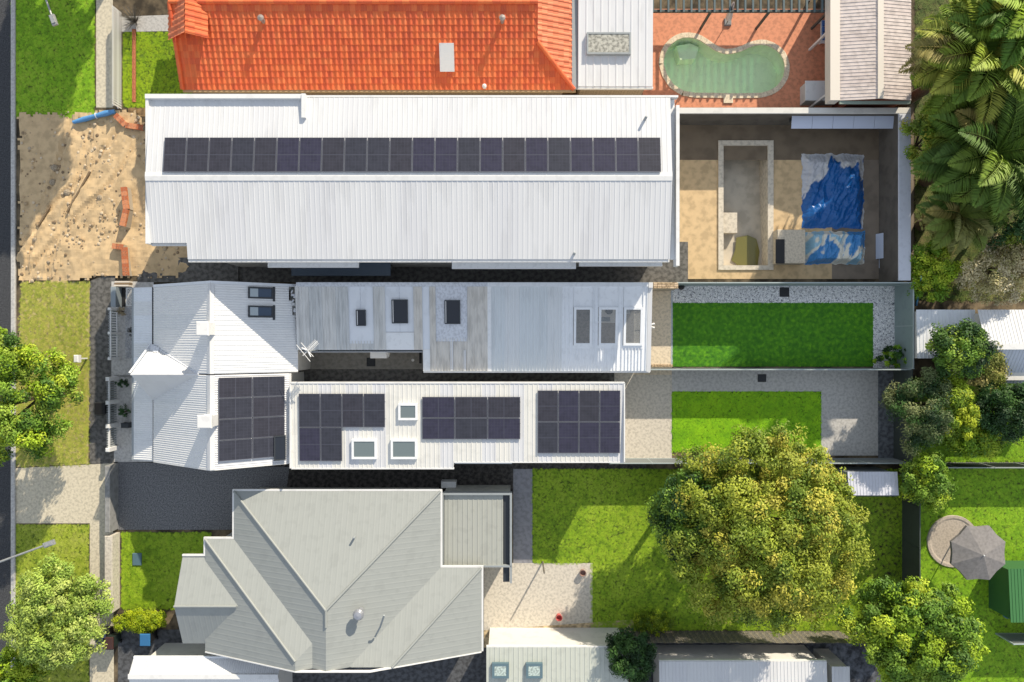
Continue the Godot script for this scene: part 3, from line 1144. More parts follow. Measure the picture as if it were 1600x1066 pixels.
# ------------------------------------------------------------------ red-roofed house
func tile_rows(mb: MB, a: Vector3, U: Vector3, V: Vector3, N: Vector3, length: float, left: Callable, right: Callable, cols: Array) -> void:
	var course := 0.33
	var tw := 0.30
	var rows := ceili(length / course)
	var prof := [[0.0, 0.0], [0.12, 0.0], [0.17, 0.035], [0.23, 0.045], [0.28, 0.02], [0.30, 0.0]]
	for j in rows:
		var v0 := course * j
		var v1 := minf(length, course * (j + 1) + 0.03)
		var xl: float = left.call(v0 + 0.16)
		var xr: float = right.call(v0 + 0.16)
		var i0 := floori(xl / tw)
		var i1 := ceili(xr / tw)
		for i in range(i0, i1):
			var c: Color = cols[rng.randi() % cols.size()]
			var tn := rng.randf_range(0.9, 1.08)
			mb.col = Color(c.r * tn, c.g * tn, c.b * tn)
			var drop := rng.randf_range(-0.004, 0.004)
			for s in 5:
				var x0 := clampf(i * tw + prof[s][0], xl, xr)
				var x1 := clampf(i * tw + prof[s + 1][0], xl, xr)
				if x1 - x0 < 0.001: continue
				var y0: float = prof[s][1]
				var y1: float = prof[s + 1][1]
				var p0 := a + U * x0 + V * v0 + N * (y0 + 0.045 + drop)
				var p1 := a + U * x1 + V * v0 + N * (y1 + 0.045 + drop)
				mb.quad(p0, p1, a + U * x1 + V * v1 + N * (y1 + 0.008), a + U * x0 + V * v1 + N * (y0 + 0.008))
				mb.quad(p0 - N * 0.03, p1 - N * 0.03, p1, p0)

func build_red_house() -> void:
	rng.seed = 41
	var tc := cl([[222, 107, 59], [226, 113, 62], [217, 101, 57], [226, 118, 68], [213, 99, 59]])
	var tm := vmat("terracotta_tile", 0.7)
	var x0 := -18.34; var x1 := 3.45; var ze := -14.0; var zr := -18.13
	var he := 3.0; var hr := 4.5
	var t := thing("red_roofed_house", "long house with orange terracotta tiled roof along the top edge", "house", Vector3(-8, 0, -18))
	box_part("wall", Vector3(x0 + 0.5, 0, zr - 3.6), Vector3(x1 - 0.5, he - 0.05, ze - 0.5), M("brick_cream"), t)
	var V := (Vector3(0, hr - he, zr - ze)).normalized()
	var L := Vector3(0, hr - he, zr - ze).length()
	var N := Vector3.RIGHT.cross(V).normalized()
	var s := MB.new()
	var hipx := 1.39; var hipv := L * (2.3 / 4.13)
	tile_rows(s, Vector3(0, he, ze), Vector3.RIGHT, V, N, L, func(_v): return x0, func(v): return x1 - (x1 - hipx) * minf(1.0, v / hipv), tc)
	obj("roof_tiles_south", s, tm, t).set_meta("kind", "stuff")
	var nb := MB.new()
	var V2 := Vector3(0, hr - he, ze - zr).normalized()
	tile_rows(nb, Vector3(0, he, zr * 2 - ze), Vector3.LEFT, V2, Vector3.LEFT.cross(V2).normalized(), L, func(v): return -x1 + (x1 - hipx) * minf(1.0, v / hipv), func(_v): return -x0, tc)
	obj("roof_tiles_north", nb, tm, t).set_meta("kind", "stuff")
	# east hip below the small gable
	var eb := MB.new()
	var hh := he + 1.5 * hipv / L
	var V3 := Vector3(hipx - x1, hh - he, 0).normalized()
	var L3 := Vector3(hipx - x1, hh - he, 0).length()
	var tc2 := cl([[222, 128, 88], [230, 138, 98], [214, 118, 80]])  # paler tiles: sunlight on these slopes is put into their colour
	var zn := zr * 2 - ze
	tile_rows(eb, Vector3(x1, he, 0), Vector3(0, 0, -1), V3, Vector3(0, 0, -1).cross(V3).normalized(), L3, func(v): return -ze + 2.3 * minf(1.0, v / L3), func(v): return -zn - 2.3 * minf(1.0, v / L3), tc2)
	obj("roof_tiles_east", eb, tm, t).set_meta("kind", "stuff")
	var gb := MB.new()
	gb.tri(Vector3(hipx, hh, ze - 2.3), Vector3(hipx, hh, zn + 2.3), Vector3(hipx, hr, zr))
	obj("gablet", gb, M("white_trim"), t)
	# ridge and hip capping
	for seg in [[Vector3(x0, hr + 0.05, zr), Vector3(hipx, hr + 0.05, zr)], [Vector3(x1, he + 0.08, ze), Vector3(hipx, hh + 0.08, ze - 2.3)], [Vector3(x0, he + 0.07, ze), Vector3(x0, hr + 0.06, zr)]]:
		var n: int = roundi(seg[0].distance_to(seg[1]) / 0.4)
		for i in n:
			var rb := MB.new()
			rb.col = tc[rng.randi() % 5]
			rb.tube([seg[0].lerp(seg[1], (i - 0.02) / n), seg[0].lerp(seg[1], (i + 1.0) / n)], [0.125, 0.105], 8)
			obj("ridge_tile", rb, tm, t)
	var gut := MB.new()
	gut.para(Vector3(x0, he - 0.1, ze), Vector3(x1 - x0 + 0.1, 0, 0), Vector3(0, 0.11, 0), Vector3(0, 0, 0.12))
	gut.para(Vector3(x1 + 0.0, he - 0.1, ze), Vector3(0.12, 0, 0), Vector3(0, 0.11, 0), Vector3(0, 0, zn - ze))
	obj("gutter", gut, mat("gutter_tan", 176, 150, 112, 0.6), t)
	# roof fittings
	var on := func(px: float, py: float) -> Vector3:
		var h := 3.8
		for k in 6:
			var p := at(px, py, h)
			h = he + (ze - p.z) * (hr - he) / (ze - zr)
		return at(px, py, h)
	var a: Vector3 = on.call(688, 112)
	skylight(t, a + N * 0.04, Vector3(0.79, 0, 0), V * 1.45, 0.14, 0.07, M("white_trim"), mat("opal", 226, 226, 222, 0.3), 0.0)
	for q in [[412, 34], [785, 34]]:
		var p: Vector3 = on.call(q[0], q[1])
		var vp := MB.new()
		vp.lathe(p, [[0.0, -0.1], [0.11, -0.1], [0.11, 0.42], [0.17, 0.44], [0.17, 0.5], [0.0, 0.56]], 12)
		obj("vent_pipe", vp, mat("vent_grey", 150, 140, 132, 0.5), t)
	var vp2 := MB.new()
	vp2.lathe(on.call(757, 136), [[0.0, -0.1], [0.12, -0.1], [0.12, 0.2], [0.0, 0.28]], 10)
	obj("vent_cap", vp2, M("white_plastic"), t)
	# small tiled porch roof at the street end
	var pr := Vector3(-17.3, 0, 0)
	var pm := MB.new()
	var tw := [Vector3(-18.6, 4.0, 0), Vector3(pr.x, 4.95, 0)]
	var Vp: Vector3 = (tw[1] - tw[0])
	tile_rows(pm, Vector3(tw[0].x, 4.0, 0), Vector3(0, 0, 1), Vp.normalized(), Vector3(0, 0, 1).cross(Vp.normalized()).normalized(), Vp.length(), func(_v): return -21.0, func(_v): return -16.3, tc2)  # lit slope painted with the paler tile colours
	var Vq := Vector3(-Vp.x, Vp.y, 0) * 0.7
	tile_rows(pm, Vector3(pr.x, 4.95, 0) - Vq, Vector3(0, 0, -1), Vq.normalized(), Vector3(0, 0, -1).cross(Vq.normalized()).normalized(), Vq.length(), func(_v): return 16.3, func(_v): return 21.0, tc)
	obj("gablet_roof_tiles", pm, tm, t).set_meta("kind", "stuff")
	# grey flat-roofed rear extension
	var e := thing("flat_roof_extension", "pale grey metal roofed extension between tiled roof and pool", "building", at(960, 60))
	var ea := at(903, 135, 3.2); var ex1 := at(1020, 135, 3.2).x
	box_part("wall", Vector3(ea.x + 0.25, 0, -22), Vector3(ex1 - 0.25, 3.05, ea.z - 0.25), M("brick_cream"), e)
	sheets(e, "trim", Vector3(ea.x, 3.2, ea.z), Vector3(ex1, 3.2, ea.z), Vector3(ea.x, 3.35, -22), 0.38, 0.025, [M("white_roof2")])
	box_part("gutter", Vector3(ea.x - 0.32, 3.02, -22), Vector3(ea.x, 3.12, ea.z + 0.1), M("fence_grey"), e)
	box_part("fascia", Vector3(ea.x, 2.95, ea.z), Vector3(ex1 + 0.03, 3.17, ea.z + 0.1), M("white_trim"), e)
	var sa := at(917, 84, 3.5)
	skylight(e, Vector3(sa.x, 3.2, sa.z), Vector3(at(986, 84, 3.5).x - sa.x, 0, 0), Vector3(0, 0, at(917, 50, 3.5).z - sa.z), 0.3, 0.09, M("fence_grey"), mat("opal_warm", 190, 188, 176, 0.25, "mid", Vector3(1.5, 1.5, 1.5)), 0.03)
	# ground between the red house and the white house
	sheet("side_path", [[200, 128], [1000, 128], [1000, 162], [1070, 162], [1070, 182], [200, 182]], 0.012, mat("side_tan", 150, 122, 84, 0.9, "mid", Vector3(2, 2, 2)))

# ------------------------------------------------------------------ pool garden
func build_pool_garden() -> void:
	var pts := [[1036, 100], [1038, 85], [1045, 72], [1055, 63], [1068, 58], [1082, 58], [1095, 63], [1108, 72], [1120, 80], [1133, 84], [1147, 83], [1160, 79], [1172, 73], [1185, 69], [1198, 70], [1210, 75], [1220, 84], [1226, 96], [1227, 108], [1224, 122], [1216, 134], [1204, 142], [1190, 146], [1150, 147], [1110, 146], [1085, 146], [1068, 143], [1053, 134], [1042, 119]]
	var rim := flat_poly(pts)
	var edge: PackedVector2Array = Geometry2D.offset_polygon(rim, 0.26)[0]
	# paving in two halves round the pool
	var w := flat_poly([[1131, 14]])[0].x
	for hlf in [[[1004, 14], [1131, 14], [1131, 168], [1004, 168]], [[1131, 14], [1304, 14], [1304, 168], [1131, 168]]]:
		for p in Geometry2D.clip_polygons(flat_poly(hlf), edge):
			var mb := MB.new()
			mb.prism(p, 0.02, 0.02)
			struct("paving", mb, M("terracotta"))
	# pool
	var t := thing("swimming_pool", "kidney shaped swimming pool with pale coping and green water", "pool", at(1131, 105))
	var sh := MB.new()
	sh.prism(rim, -1.35, -1.35)
	for k in rim.size():
		var a := rim[k]; var b := rim[(k + 1) % rim.size()]
		sh.quad(Vector3(b.x, 0.02, b.y), Vector3(a.x, 0.02, a.y), Vector3(a.x, -1.35, a.y), Vector3(b.x, -1.35, b.y))
	obj("shell", sh, mat("pool_shell", 228, 240, 204, 0.8, "faint", Vector3(3, 3, 3)), t)
	# coping stones, one by one
	var total := 0.0
	for k in rim.size(): total += rim[k].distance_to(rim[(k + 1) % rim.size()])
	var n := 52
	var cop_m := [mat("coping", 232, 216, 188, 0.75, "soft", Vector3(1, 1, 1)), mat("coping2", 228, 210, 180, 0.75, "soft", Vector3(1, 1, 1))]
	var walk := func(d: float) -> Array:
		d = fposmod(d, total)
		for k in rim.size():
			var a := rim[k]; var b := rim[(k + 1) % rim.size()]
			var l := a.distance_to(b)
			if d <= l:
				var dirv := (b - a) / l
				return [a + dirv * d, Vector2(dirv.y, -dirv.x)]
			d -= l
		return [rim[0], Vector2.RIGHT]
	for i in n:
		var q0: Array = walk.call(total * i / n + 0.006)
		var q1: Array = walk.call(total * (i + 1) / n - 0.006)
		var cb := MB.new()
		var poly := PackedVector2Array([q0[0] - q0[1] * 0.03, q1[0] - q1[1] * 0.03, q1[0] + q1[1] * 0.27, q0[0] + q0[1] * 0.27])
		cb.prism(poly, -0.02, 0.06)
		obj("coping_stone", cb, cop_m[i % 2], t)
	var wt := MB.new()
	wt.prism(rim, -0.14, -0.14)
	obj("water", wt, glass("pool_water", 120, 220, 156, 0.13, 0.02), t)
	var stp := MB.new()
	stp.prism(flat_poly([[1060, 66], [1082, 62], [1096, 68], [1090, 86], [1066, 88]]), -1.34, -0.5)
	obj("step", stp, mat("pool_shell", 214, 228, 196, 0.8), t)
	var sk := thing("skimmer_lid", "square cream skimmer lid on the pool's lower edge", "lid", at(1137, 155))
	obj("lid", cb_(at(1130, 148, 0.0) + Vector3(0, 0.062, 0), at(1145, 162, 0.0) + Vector3(0, 0.10, 0), 0.02), mat("coping", 232, 216, 188), sk)
	# slatted dark pergola along the top edge
	var pg := thing("pergola", "dark slatted pergola at the top edge above the pool", "pergola", at(1160, 5))
	var pa := at(1020, 20, 2.3); var pb := at(1296, 20, 2.3)
	for i in 24:
		var x := lerpf(pa.x, pb.x, i / 23.0)
		box_part("slat", Vector3(x - 0.05, 2.3, pa.z - 3.0), Vector3(x + 0.05, 2.42, pa.z), mat("pergola_blue", 84, 100, 104, 0.7), pg)
	box_part("beam", Vector3(pa.x - 0.1, 2.12, pa.z - 0.2), Vector3(pb.x + 0.1, 2.29, pa.z - 0.08), M("fence_dark"), pg)
	box_part("beam", Vector3(pa.x - 0.1, 2.12, pa.z - 2.9), Vector3(pb.x + 0.1, 2.29, pa.z - 2.78), M("fence_dark"), pg)
	for i in 4:
		var x := lerpf(pa.x, pb.x, i / 3.0)
		box_part("post", Vector3(x - 0.06, 0, pa.z - 0.2), Vector3(x + 0.06, 2.12, pa.z - 0.08), M("fence_dark"), pg)
	# folded white parasol leaning beside it
	var um := thing("folded_parasol", "folded white parasol standing at the pool's upper edge", "parasol", at(1136, 36))
	var up := MB.new()
	up.tube([at(1136, 36), at(1138, 30, 1.3), at(1146, 6, 2.7)], [0.025, 0.025, 0.02], 6)
	obj("pole", up, M("timber_grey"), um)
	var uc := MB.new()
	uc.tube([at(1139, 28, 1.25), at(1141, 20, 1.7), at(1146, 5, 2.6), at(1147, 3, 2.75)], [0.2, 0.17, 0.07, 0.02], 8)
	obj("canopy", uc, mat("canvas_pink", 222, 206, 200, 0.8), um)
	obj("base", cb_(at(1131, 30) + Vector3(0, 0.02, 0), at(1142, 41) + Vector3(0, 0.16, 0), 0.04), M("render_grey"), um)
	# blue sun lounger
	var lo := thing("sun_lounger", "blue cushioned lounger beside the beige roofed garage", "lounger", at(1288, 52))
	box_part("frame", at(1279, 35) + Vector3(0, 0.25, 0), at(1297, 71) + Vector3(0, 0.31, 0), M("white_plastic"), lo)
	for q in [[1280, 37], [1295, 37], [1280, 69], [1295, 69]]:
		box_part("leg", at(q[0], q[1]) + Vector3(-0.03, 0, -0.03), at(q[0], q[1]) + Vector3(0.03, 0.25, 0.03), M("white_plastic"), lo)
	for q in [[36, 45], [46, 54], [55, 66]]:
		obj("cushion", cb_(at(1281, q[0]) + Vector3(0, 0.312, 0), at(1295, q[1]) + Vector3(0, 0.41, 0), 0.04), mat("blue_cushion", 52, 98, 170, 0.8), lo)
	# white pump cupboard
	var cu := thing("pump_cupboard", "white pump cupboard in the corner of the pool paving", "cupboard", at(1275, 150))
	obj("cabinet", cb_(at(1250, 137), at(1300, 165) + Vector3(0, 0.9, 0), 0.03), M("render_white"), cu)
	obj("lid", cb_(at(1249, 136) + Vector3(-0.04, 0.902, -0.03), at(1301, 165) + Vector3(0.02, 0.95, 0.03), 0.02), M("white_trim"), cu)
	# garage with beige roof
	var g := thing("beige_roofed_garage", "garage with pinkish beige metal roof right of the pool", "garage", at(1360, 70))
	var ga := at(1297, 157, 3.0); var gb := at(1424, 157, 3.0)
	box_part("wall", Vector3(ga.x + 1.5, 0, -22), Vector3(gb.x - 0.1, 2.85, ga.z - 0.15), M("brick_red"), g)
	for z in [-20.5, -17.5, -14.0]:
		box_part("post", Vector3(ga.x + 0.1, 0, z - 0.06), Vector3(ga.x + 0.22, 2.4, z + 0.06), M("white_trim"), g)
	var rx := at(1376, 100, 3.3).x
	var gx := at(1313, 150, 3.0).x
	var bm := [mat("beige_roof", 220, 208, 202, 0.5, "soft", Vector3(3, 3, 3)), mat("beige_roof2", 215, 202, 196, 0.5, "soft", Vector3(3, 3, 3))]
	sheets(g, "trim", Vector3(gx, 3.0, -22), Vector3(gx, 3.0, ga.z), Vector3(rx, 3.3, -22), 0.19, 0.02, bm)
	sheets(g, "trim", Vector3(gb.x, 3.0, ga.z), Vector3(gb.x, 3.0, -22), Vector3(rx, 3.3, ga.z), 0.19, 0.02, bm)
	box_part("ridge_cap", Vector3(rx - 0.16, 3.3, -22), Vector3(rx + 0.16, 3.35, ga.z), mat("beige_cap", 222, 214, 202, 0.5), g)
	box_part("parapet", Vector3(ga.x, 2.4, -22), Vector3(gx - 0.03, 3.06, ga.z), mat("beige_cap", 222, 214, 202, 0.5), g)
	box_part("gutter", Vector3(gx, 2.85, ga.z), Vector3(gb.x, 2.96, ga.z + 0.16), mat("gutter_green", 150, 166, 154, 0.5), g)

# ------------------------------------------------------------------ big white house
func build_white_house() -> void:
	var t := thing("white_house", "large two storey house with long white metal roof", "house", Vector3(-5, 0, -8.2))
	var x0 := -18.3; var xe := 8.0; var xf := 8.4
	var zn := -12.3; var zr := -8.22; var zs := -4.15
	var hn := 6.55; var hr := 7.0; var hs := 6.42
	var wm := M("render_white")
	box_part("wall", Vector3(x0 + 0.45, 0, zn + 0.25), Vector3(xf - 0.25, 6.2, -5.2), wm, t)
	box_part("wall", Vector3(-16.3, 0, -5.2), Vector3(xf - 0.25, 6.1, zs - 0.3), wm, t)
	var ms := [M("white_roof"), M("white_roof"), M("white_roof2"), M("white_roof")]
	var rf := group_part("roof", t)
	var xw := -16.45
	var frac := (-4.96 - zr) / (zs - zr)
	sheets(rf, "trim", Vector3(xe, hr, zr), Vector3(xw, hr, zr), Vector3(xe, hs, zs), 0.25, 0.012, ms)
	sheets(rf, "trim", Vector3(xw, hr, zr), Vector3(x0, hr, zr), Vector3(xw, lerpf(hr, hs, frac), -4.96), 0.25, 0.012, ms)
	sheets(rf, "trim", Vector3(x0, hr, zr), Vector3(xe, hr, zr), Vector3(x0, hn, zn), 0.25, 0.012, ms)
	var rcap := MB.new()
	rcap.para(Vector3(x0, hr + 0.02, zr), Vector3(xe - x0, 0, 0), Vector3(0, -0.03, 0.22), Vector3(0, 0.012, 0))
	rcap.para(Vector3(x0, hr + 0.02, zr), Vector3(xe - x0, 0, 0), Vector3(0, -0.02, -0.22), Vector3(0, 0.012, 0))
	obj("ridge_cap", rcap, M("white_trim"), t)
	# parapets and gutters
	obj("parapet", b_(Vector3(x0 - 0.12, 6.0, zn - 0.1), Vector3(-10.55, 6.8, zn + 0.12)), M("white_trim"), t)
	obj("parapet", b_(Vector3(-10.55, 6.0, zn - 0.1), Vector3(-10.35, 6.86, zn + 1.1)), M("white_trim"), t)
	obj("parapet", b_(Vector3(x0 - 0.12, 6.0, zn + 0.12), Vector3(x0 + 0.02, 6.75, -4.9)), M("white_trim"), t)
	obj("fascia", b_(Vector3(-10.35, 6.2, zn - 0.12), Vector3(xf, 6.56, zn - 0.02)), M("white_trim"), t)
	obj("parapet", b_(Vector3(xf - 0.12, 6.0, zn + 0.4), Vector3(xf + 0.05, 6.62, zs + 0.35)), M("white_trim"), t)
	obj("box_gutter", b_(Vector3(xe, 6.1, zn), Vector3(xf - 0.12, 6.28, zs)), M("zinc_new"), t)
	obj("gutter", b_(Vector3(xw, 6.2, zs), Vector3(xf - 0.4, 6.36, zs + 0.14)), M("white_trim"), t)
	obj("gutter", b_(Vector3(x0, 6.2, -4.98), Vector3(xw, 6.38, -4.84)), M("white_trim"), t)
	# window hoods and bays low on the shaded side wall
	var hoods := [[418, 560, 404, 418, 4.9], [706, 900, 404, 420, 4.9], [905, 1035, 404, 416, 5.2], [455, 610, 404, 431, 2.5]]
	for h in hoods:
		var a := at(h[0], h[3], h[4]); var b := at(h[1], h[3], h[4])
		var hd := obj("window_hood", b_(Vector3(a.x, h[4] - 0.14, zs - 0.3), Vector3(b.x, h[4], a.z)), M("zinc_new") if h[4] > 3 else mat("hood_blue", 74, 88, 102, 0.5), t)
		var wn := MB.new()
		wn.box(Vector3(a.x + 0.15, h[4] - 1.5, zs - 0.31), Vector3(b.x - 0.15, h[4] - 0.2, zs - 0.22))
		obj("window", wn, M("dark_glass"), hd)
	# small vents
	for q in [[1008, 186, 6.75], [897, 397, 6.5]]:
		var vp := MB.new()
		vp.lathe(at(q[0], q[1], q[2]), [[0.0, -0.2], [0.07, -0.2], [0.07, 0.3], [0.0, 0.34]], 10)
		obj("vent_pipe", vp, M("fence_grey"), t)
	# porch at the street corner
	obj("porch_slab", b_(Vector3(-20.0, 0.0, -5.0), Vector3(-16.4, 0.15, -3.4)), M("charcoal_pave"), t)
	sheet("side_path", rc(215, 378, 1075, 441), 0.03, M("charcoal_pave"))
	var a := at(257, 270, 6.8)
	var slope := (hr - hn) / (zr - zn)
	var zlow := at(257, 270, 6.95).z
	var p0 := Vector3(at(257, 270, 6.9).x, hr - (zr - zlow) * slope + 0.03, zlow)
	var up := Vector3(0, -slope, -1).normalized()
	solar_array("long single row of twenty two solar panels on the big white roof", p0, Vector3.RIGHT, up, 22, 1, 1.128, 1.8, false)

# ------------------------------------------------------------------ yard of the white house under construction
func build_building_site_yard() -> void:
	sheet("ground_dirt", rc(1062, 168, 1428, 250), 0.014, M("dirt"))
	# sandy yard with the pit left open
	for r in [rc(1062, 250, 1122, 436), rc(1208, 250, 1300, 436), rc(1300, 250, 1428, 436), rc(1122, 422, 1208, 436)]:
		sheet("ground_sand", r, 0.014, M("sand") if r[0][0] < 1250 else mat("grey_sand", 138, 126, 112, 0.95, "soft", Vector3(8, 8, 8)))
	var h := 2.2
	var wl := thing("rendered_wall", "boundary wall with white coping around the unfinished back yard", "wall", at(1250, 175))
	var a := at(1062, 168, h); var b := at(1424, 168, h)
	var bare := mat("bare_block", 104, 99, 92, 0.9, "soft", Vector3(6, 6, 6))
	obj("wall_length", b_(Vector3(8.7, 0, a.z + 0.03), Vector3(b.x, h - 0.08, a.z + 0.3)), bare, wl)
	obj("wall_length", b_(Vector3(b.x - 0.66, 0, a.z + 0.3), Vector3(b.x - 0.04, h - 0.083, -3.45)), bare, wl)
	obj("coping", cb_(Vector3(8.7, h - 0.08, a.z), Vector3(b.x, h, a.z + 0.34), 0.02), M("render_white"), wl)
	obj("coping", cb_(Vector3(b.x - 0.7, h - 0.082, a.z + 0.342), Vector3(b.x, h - 0.003, -3.45), 0.02), mat("coping_blue", 206, 210, 220, 0.8, "faint", Vector3(3, 3, 3)), wl)
	# concrete pool shell without water
	var p := thing("concrete_pool_shell", "empty unfinished rectangular concrete pool in the dirt yard", "pool", at(1165, 320))
	var o0 := at(1122, 220); var o1 := at(1208, 422); var i0 := at(1130, 228); var i1 := at(1199, 415)
	var cm := mat("raw_concrete", 214, 204, 186, 0.9, "soft", Vector3(2, 2, 2))
	for q in [[o0.x, o0.z, o1.x, i0.z], [o0.x, i1.z, o1.x, o1.z], [o0.x, i0.z, i0.x, i1.z], [i1.x, i0.z, o1.x, i1.z]]:
		obj("rim", b_(Vector3(q[0], -1.5, q[1]), Vector3(q[2], 0.10, q[3])), cm, p)
	var fl := MB.new()
	fl.quad(Vector3(i0.x, -0.9, i1.z), Vector3(i1.x, -0.9, i1.z), Vector3(i1.x, -1.4, i0.z), Vector3(i0.x, -1.4, i0.z))
	obj("floor", fl, mat("pit_floor", 198, 188, 170, 0.95, "soft", Vector3(7, 7, 7)), p)
	obj("step", b_(Vector3(i0.x + 0.05, -1.5, at(1130, 330).z), Vector3(at(1156, 330).x, -0.45, at(1130, 362).z)), cm, p)
	var pd := MB.new()
	pd.prism(flat_poly([[1158, 368], [1176, 364], [1190, 370], [1195, 390], [1192, 412], [1160, 412], [1150, 404], [1156, 388]]), -0.86, -0.84)
	var pu := thing("murky_puddle", "murky olive puddle in the corner of the concrete shell", "puddle", at(1175, 390))
	obj("water", pd, mat("murky", 112, 108, 58, 0.12), pu)
	# board stack along the wall
	var sh := 1.5
	var s0 := at(1236, 201, sh); var s1 := at(1398, 201, sh)
	var st := thing("wall_awning", "long bluish white awning fixed to the shaded yard wall", "awning", Vector3(s0.x, 0, a.z + 0.4))
	for i in 5:
		var w0 := lerpf(s0.x, s1.x, i / 5.0); var w1 := lerpf(s0.x, s1.x, (i + 1) / 5.0)
		var am := MB.new()
		am.para(Vector3(w0 + 0.01, sh + 0.12, a.z + 0.3), Vector3(w1 - w0 - 0.02, 0, 0), Vector3(0, -0.12, s0.z - a.z - 0.3), Vector3(0, 0.03, 0))
		obj("panel", am, mat("board_white", 206, 214, 234, 0.6), st)
		obj("bracket", b_(Vector3(w0 + 0.05, sh - 0.35, a.z + 0.3), Vector3(w0 + 0.09, sh - 0.02, a.z + 0.5)), M("dark_frame"), st)
	# tarpaulins
	tarp("grey and blue tarpaulin spread over building materials", [1253, 241, 1349, 357], 0.55, [[186, 188, 194], [196, 196, 196], [20, 84, 148], [24, 92, 160]], 3)
	tarp("pale blue tarpaulin wrapped over a pallet below the larger one", [1254, 362, 1351, 413], 0.8, [[228, 224, 208], [150, 192, 212], [222, 220, 206], [70, 138, 196]], 9)
	var bx := thing("site_toolbox", "beige site box with black open hatch beside tarpaulins", "box", at(1228, 390))
	obj("body", cb_(at(1207, 362), at(1250, 414) + Vector3(0, 0.8, 0), 0.03), mat("box_beige", 206, 194, 172, 0.7, "soft", Vector3(1, 1, 1)), bx)
	obj("hatch", b_(at(1212, 374, 0.8) + Vector3(0, 0.002, 0), at(1226, 412, 0.8) + Vector3(0, 0.03, 0)), M("black"), bx)
	var bl := thing("white_bucket", "small white bucket near the top wall of dirt yard", "bucket", at(1213, 186))
	var bk := MB.new()
	bk.lathe(at(1213, 186), [[0.0, 0.0], [0.13, 0.0], [0.17, 0.36], [0.15, 0.36], [0.12, 0.05], [0.0, 0.05]], 14)
	obj("pail", bk, M("white_plastic"), bl)
	# grey sheeting leaning at the east wall
	var s := thing("leaning_sheets", "pale blue sheets of board leaning on the right yard wall", "boards", at(1380, 400))
	for i in 3:
		var m := MB.new()
		m.para(at(1368 + 5 * i, 366 + i * 14) + Vector3(0, 0.05, 0), Vector3(0.55, 1.25, 0), Vector3(0, 0, 1.5), Vector3(0.03, -0.012, 0))
		obj("sheet", m, mat("board_blue", 186, 196, 214, 0.6), s)

func tarp(label: String, r: Array, h: float, cols: Array, sd: int) -> void:
	var a := at(r[0], r[1]); var b := at(r[2], r[3])
	var t := thing("tarpaulin", label, "tarpaulin", Vector3((a.x + b.x) / 2, 0, (a.z + b.z) / 2))
	var nz := FastNoiseLite.new()
	nz.seed = sd
	nz.frequency = 0.7
	nz.fractal_octaves = 3
	var cz := FastNoiseLite.new()
	cz.seed = sd + 1
	cz.frequency = 0.35
	var n := 90
	var mb := MB.new()
	var pts := []
	for j in n + 1:
		var row := []
		for i in n + 1:
			var u := float(i) / n; var v := float(j) / n
			var e := minf(minf(u, 1 - u), minf(v, 1 - v))
			var x := lerpf(a.x, b.x, u); var z := lerpf(a.z, b.z, v)
			x += 0.12 * nz.get_noise_2d(z * 2, 50.0 + x); z += 0.12 * nz.get_noise_2d(x * 2, 90.0)
			var fold := absf(nz.get_noise_2d(x * 1.6 + z * 0.5, z * 0.6))
			var y := 0.03 + h * smoothstep(0.0, 0.16, e) * (0.8 + 0.35 * nz.get_noise_2d(x * 0.5, z * 0.5)) - 0.5 * h * fold * smoothstep(0.02, 0.2, e) + 0.03 * nz.get_noise_2d(x * 5, z * 5)
			row.append(Vector3(x, maxf(0.02, y), z))
		pts.append(row)
	for j in n:
		for i in n:
			var p: Vector3 = pts[j][i]
			var k := cz.get_noise_2d(p.x * 1.2 + p.z * 0.4, p.z * 0.5) + (0.45 * (float(j) / n - 0.45) if cols[2][0] < 30 else 0.0)
			var f := clampf((k + 0.25) / 0.5, 0, 0.999) * (cols.size() - 1)
			var c0: Array = cols[int(f)]; var c1: Array = cols[mini(int(f) + 1, cols.size() - 1)]
			mb.col = lin(c0[0], c0[1], c0[2]).lerp(lin(c1[0], c1[1], c1[2]), smoothstep(0.3, 0.7, f - int(f)))
			mb.quad(pts[j + 1][i], pts[j + 1][i + 1], pts[j][i + 1], pts[j][i])
	obj("sheet", mb, vmat("tarp_plastic", 0.35), t)

# ------------------------------------------------------------------ the narrow lot's own house
func mid_h(z: float) -> float:
	return 3.7 - 0.11 * (z + 3.08)

func region(parent: Node, kind: String, x0: float, x1: float, z0: float, z1: float, ms: Array, width: float = 0.762, lift: float = 0.0) -> void:
	sheets(parent, kind, Vector3(x0, mid_h(z0), z0), Vector3(x1, mid_h(z0), z0), Vector3(x0, mid_h(z1), z1), 0.19, 0.055, ms, width, "roof_sheet" if kind != "flat" else "roof_pan", lift)

func mx(px: float) -> float:
	return (px - 800.0) * 37.5 / FOCAL

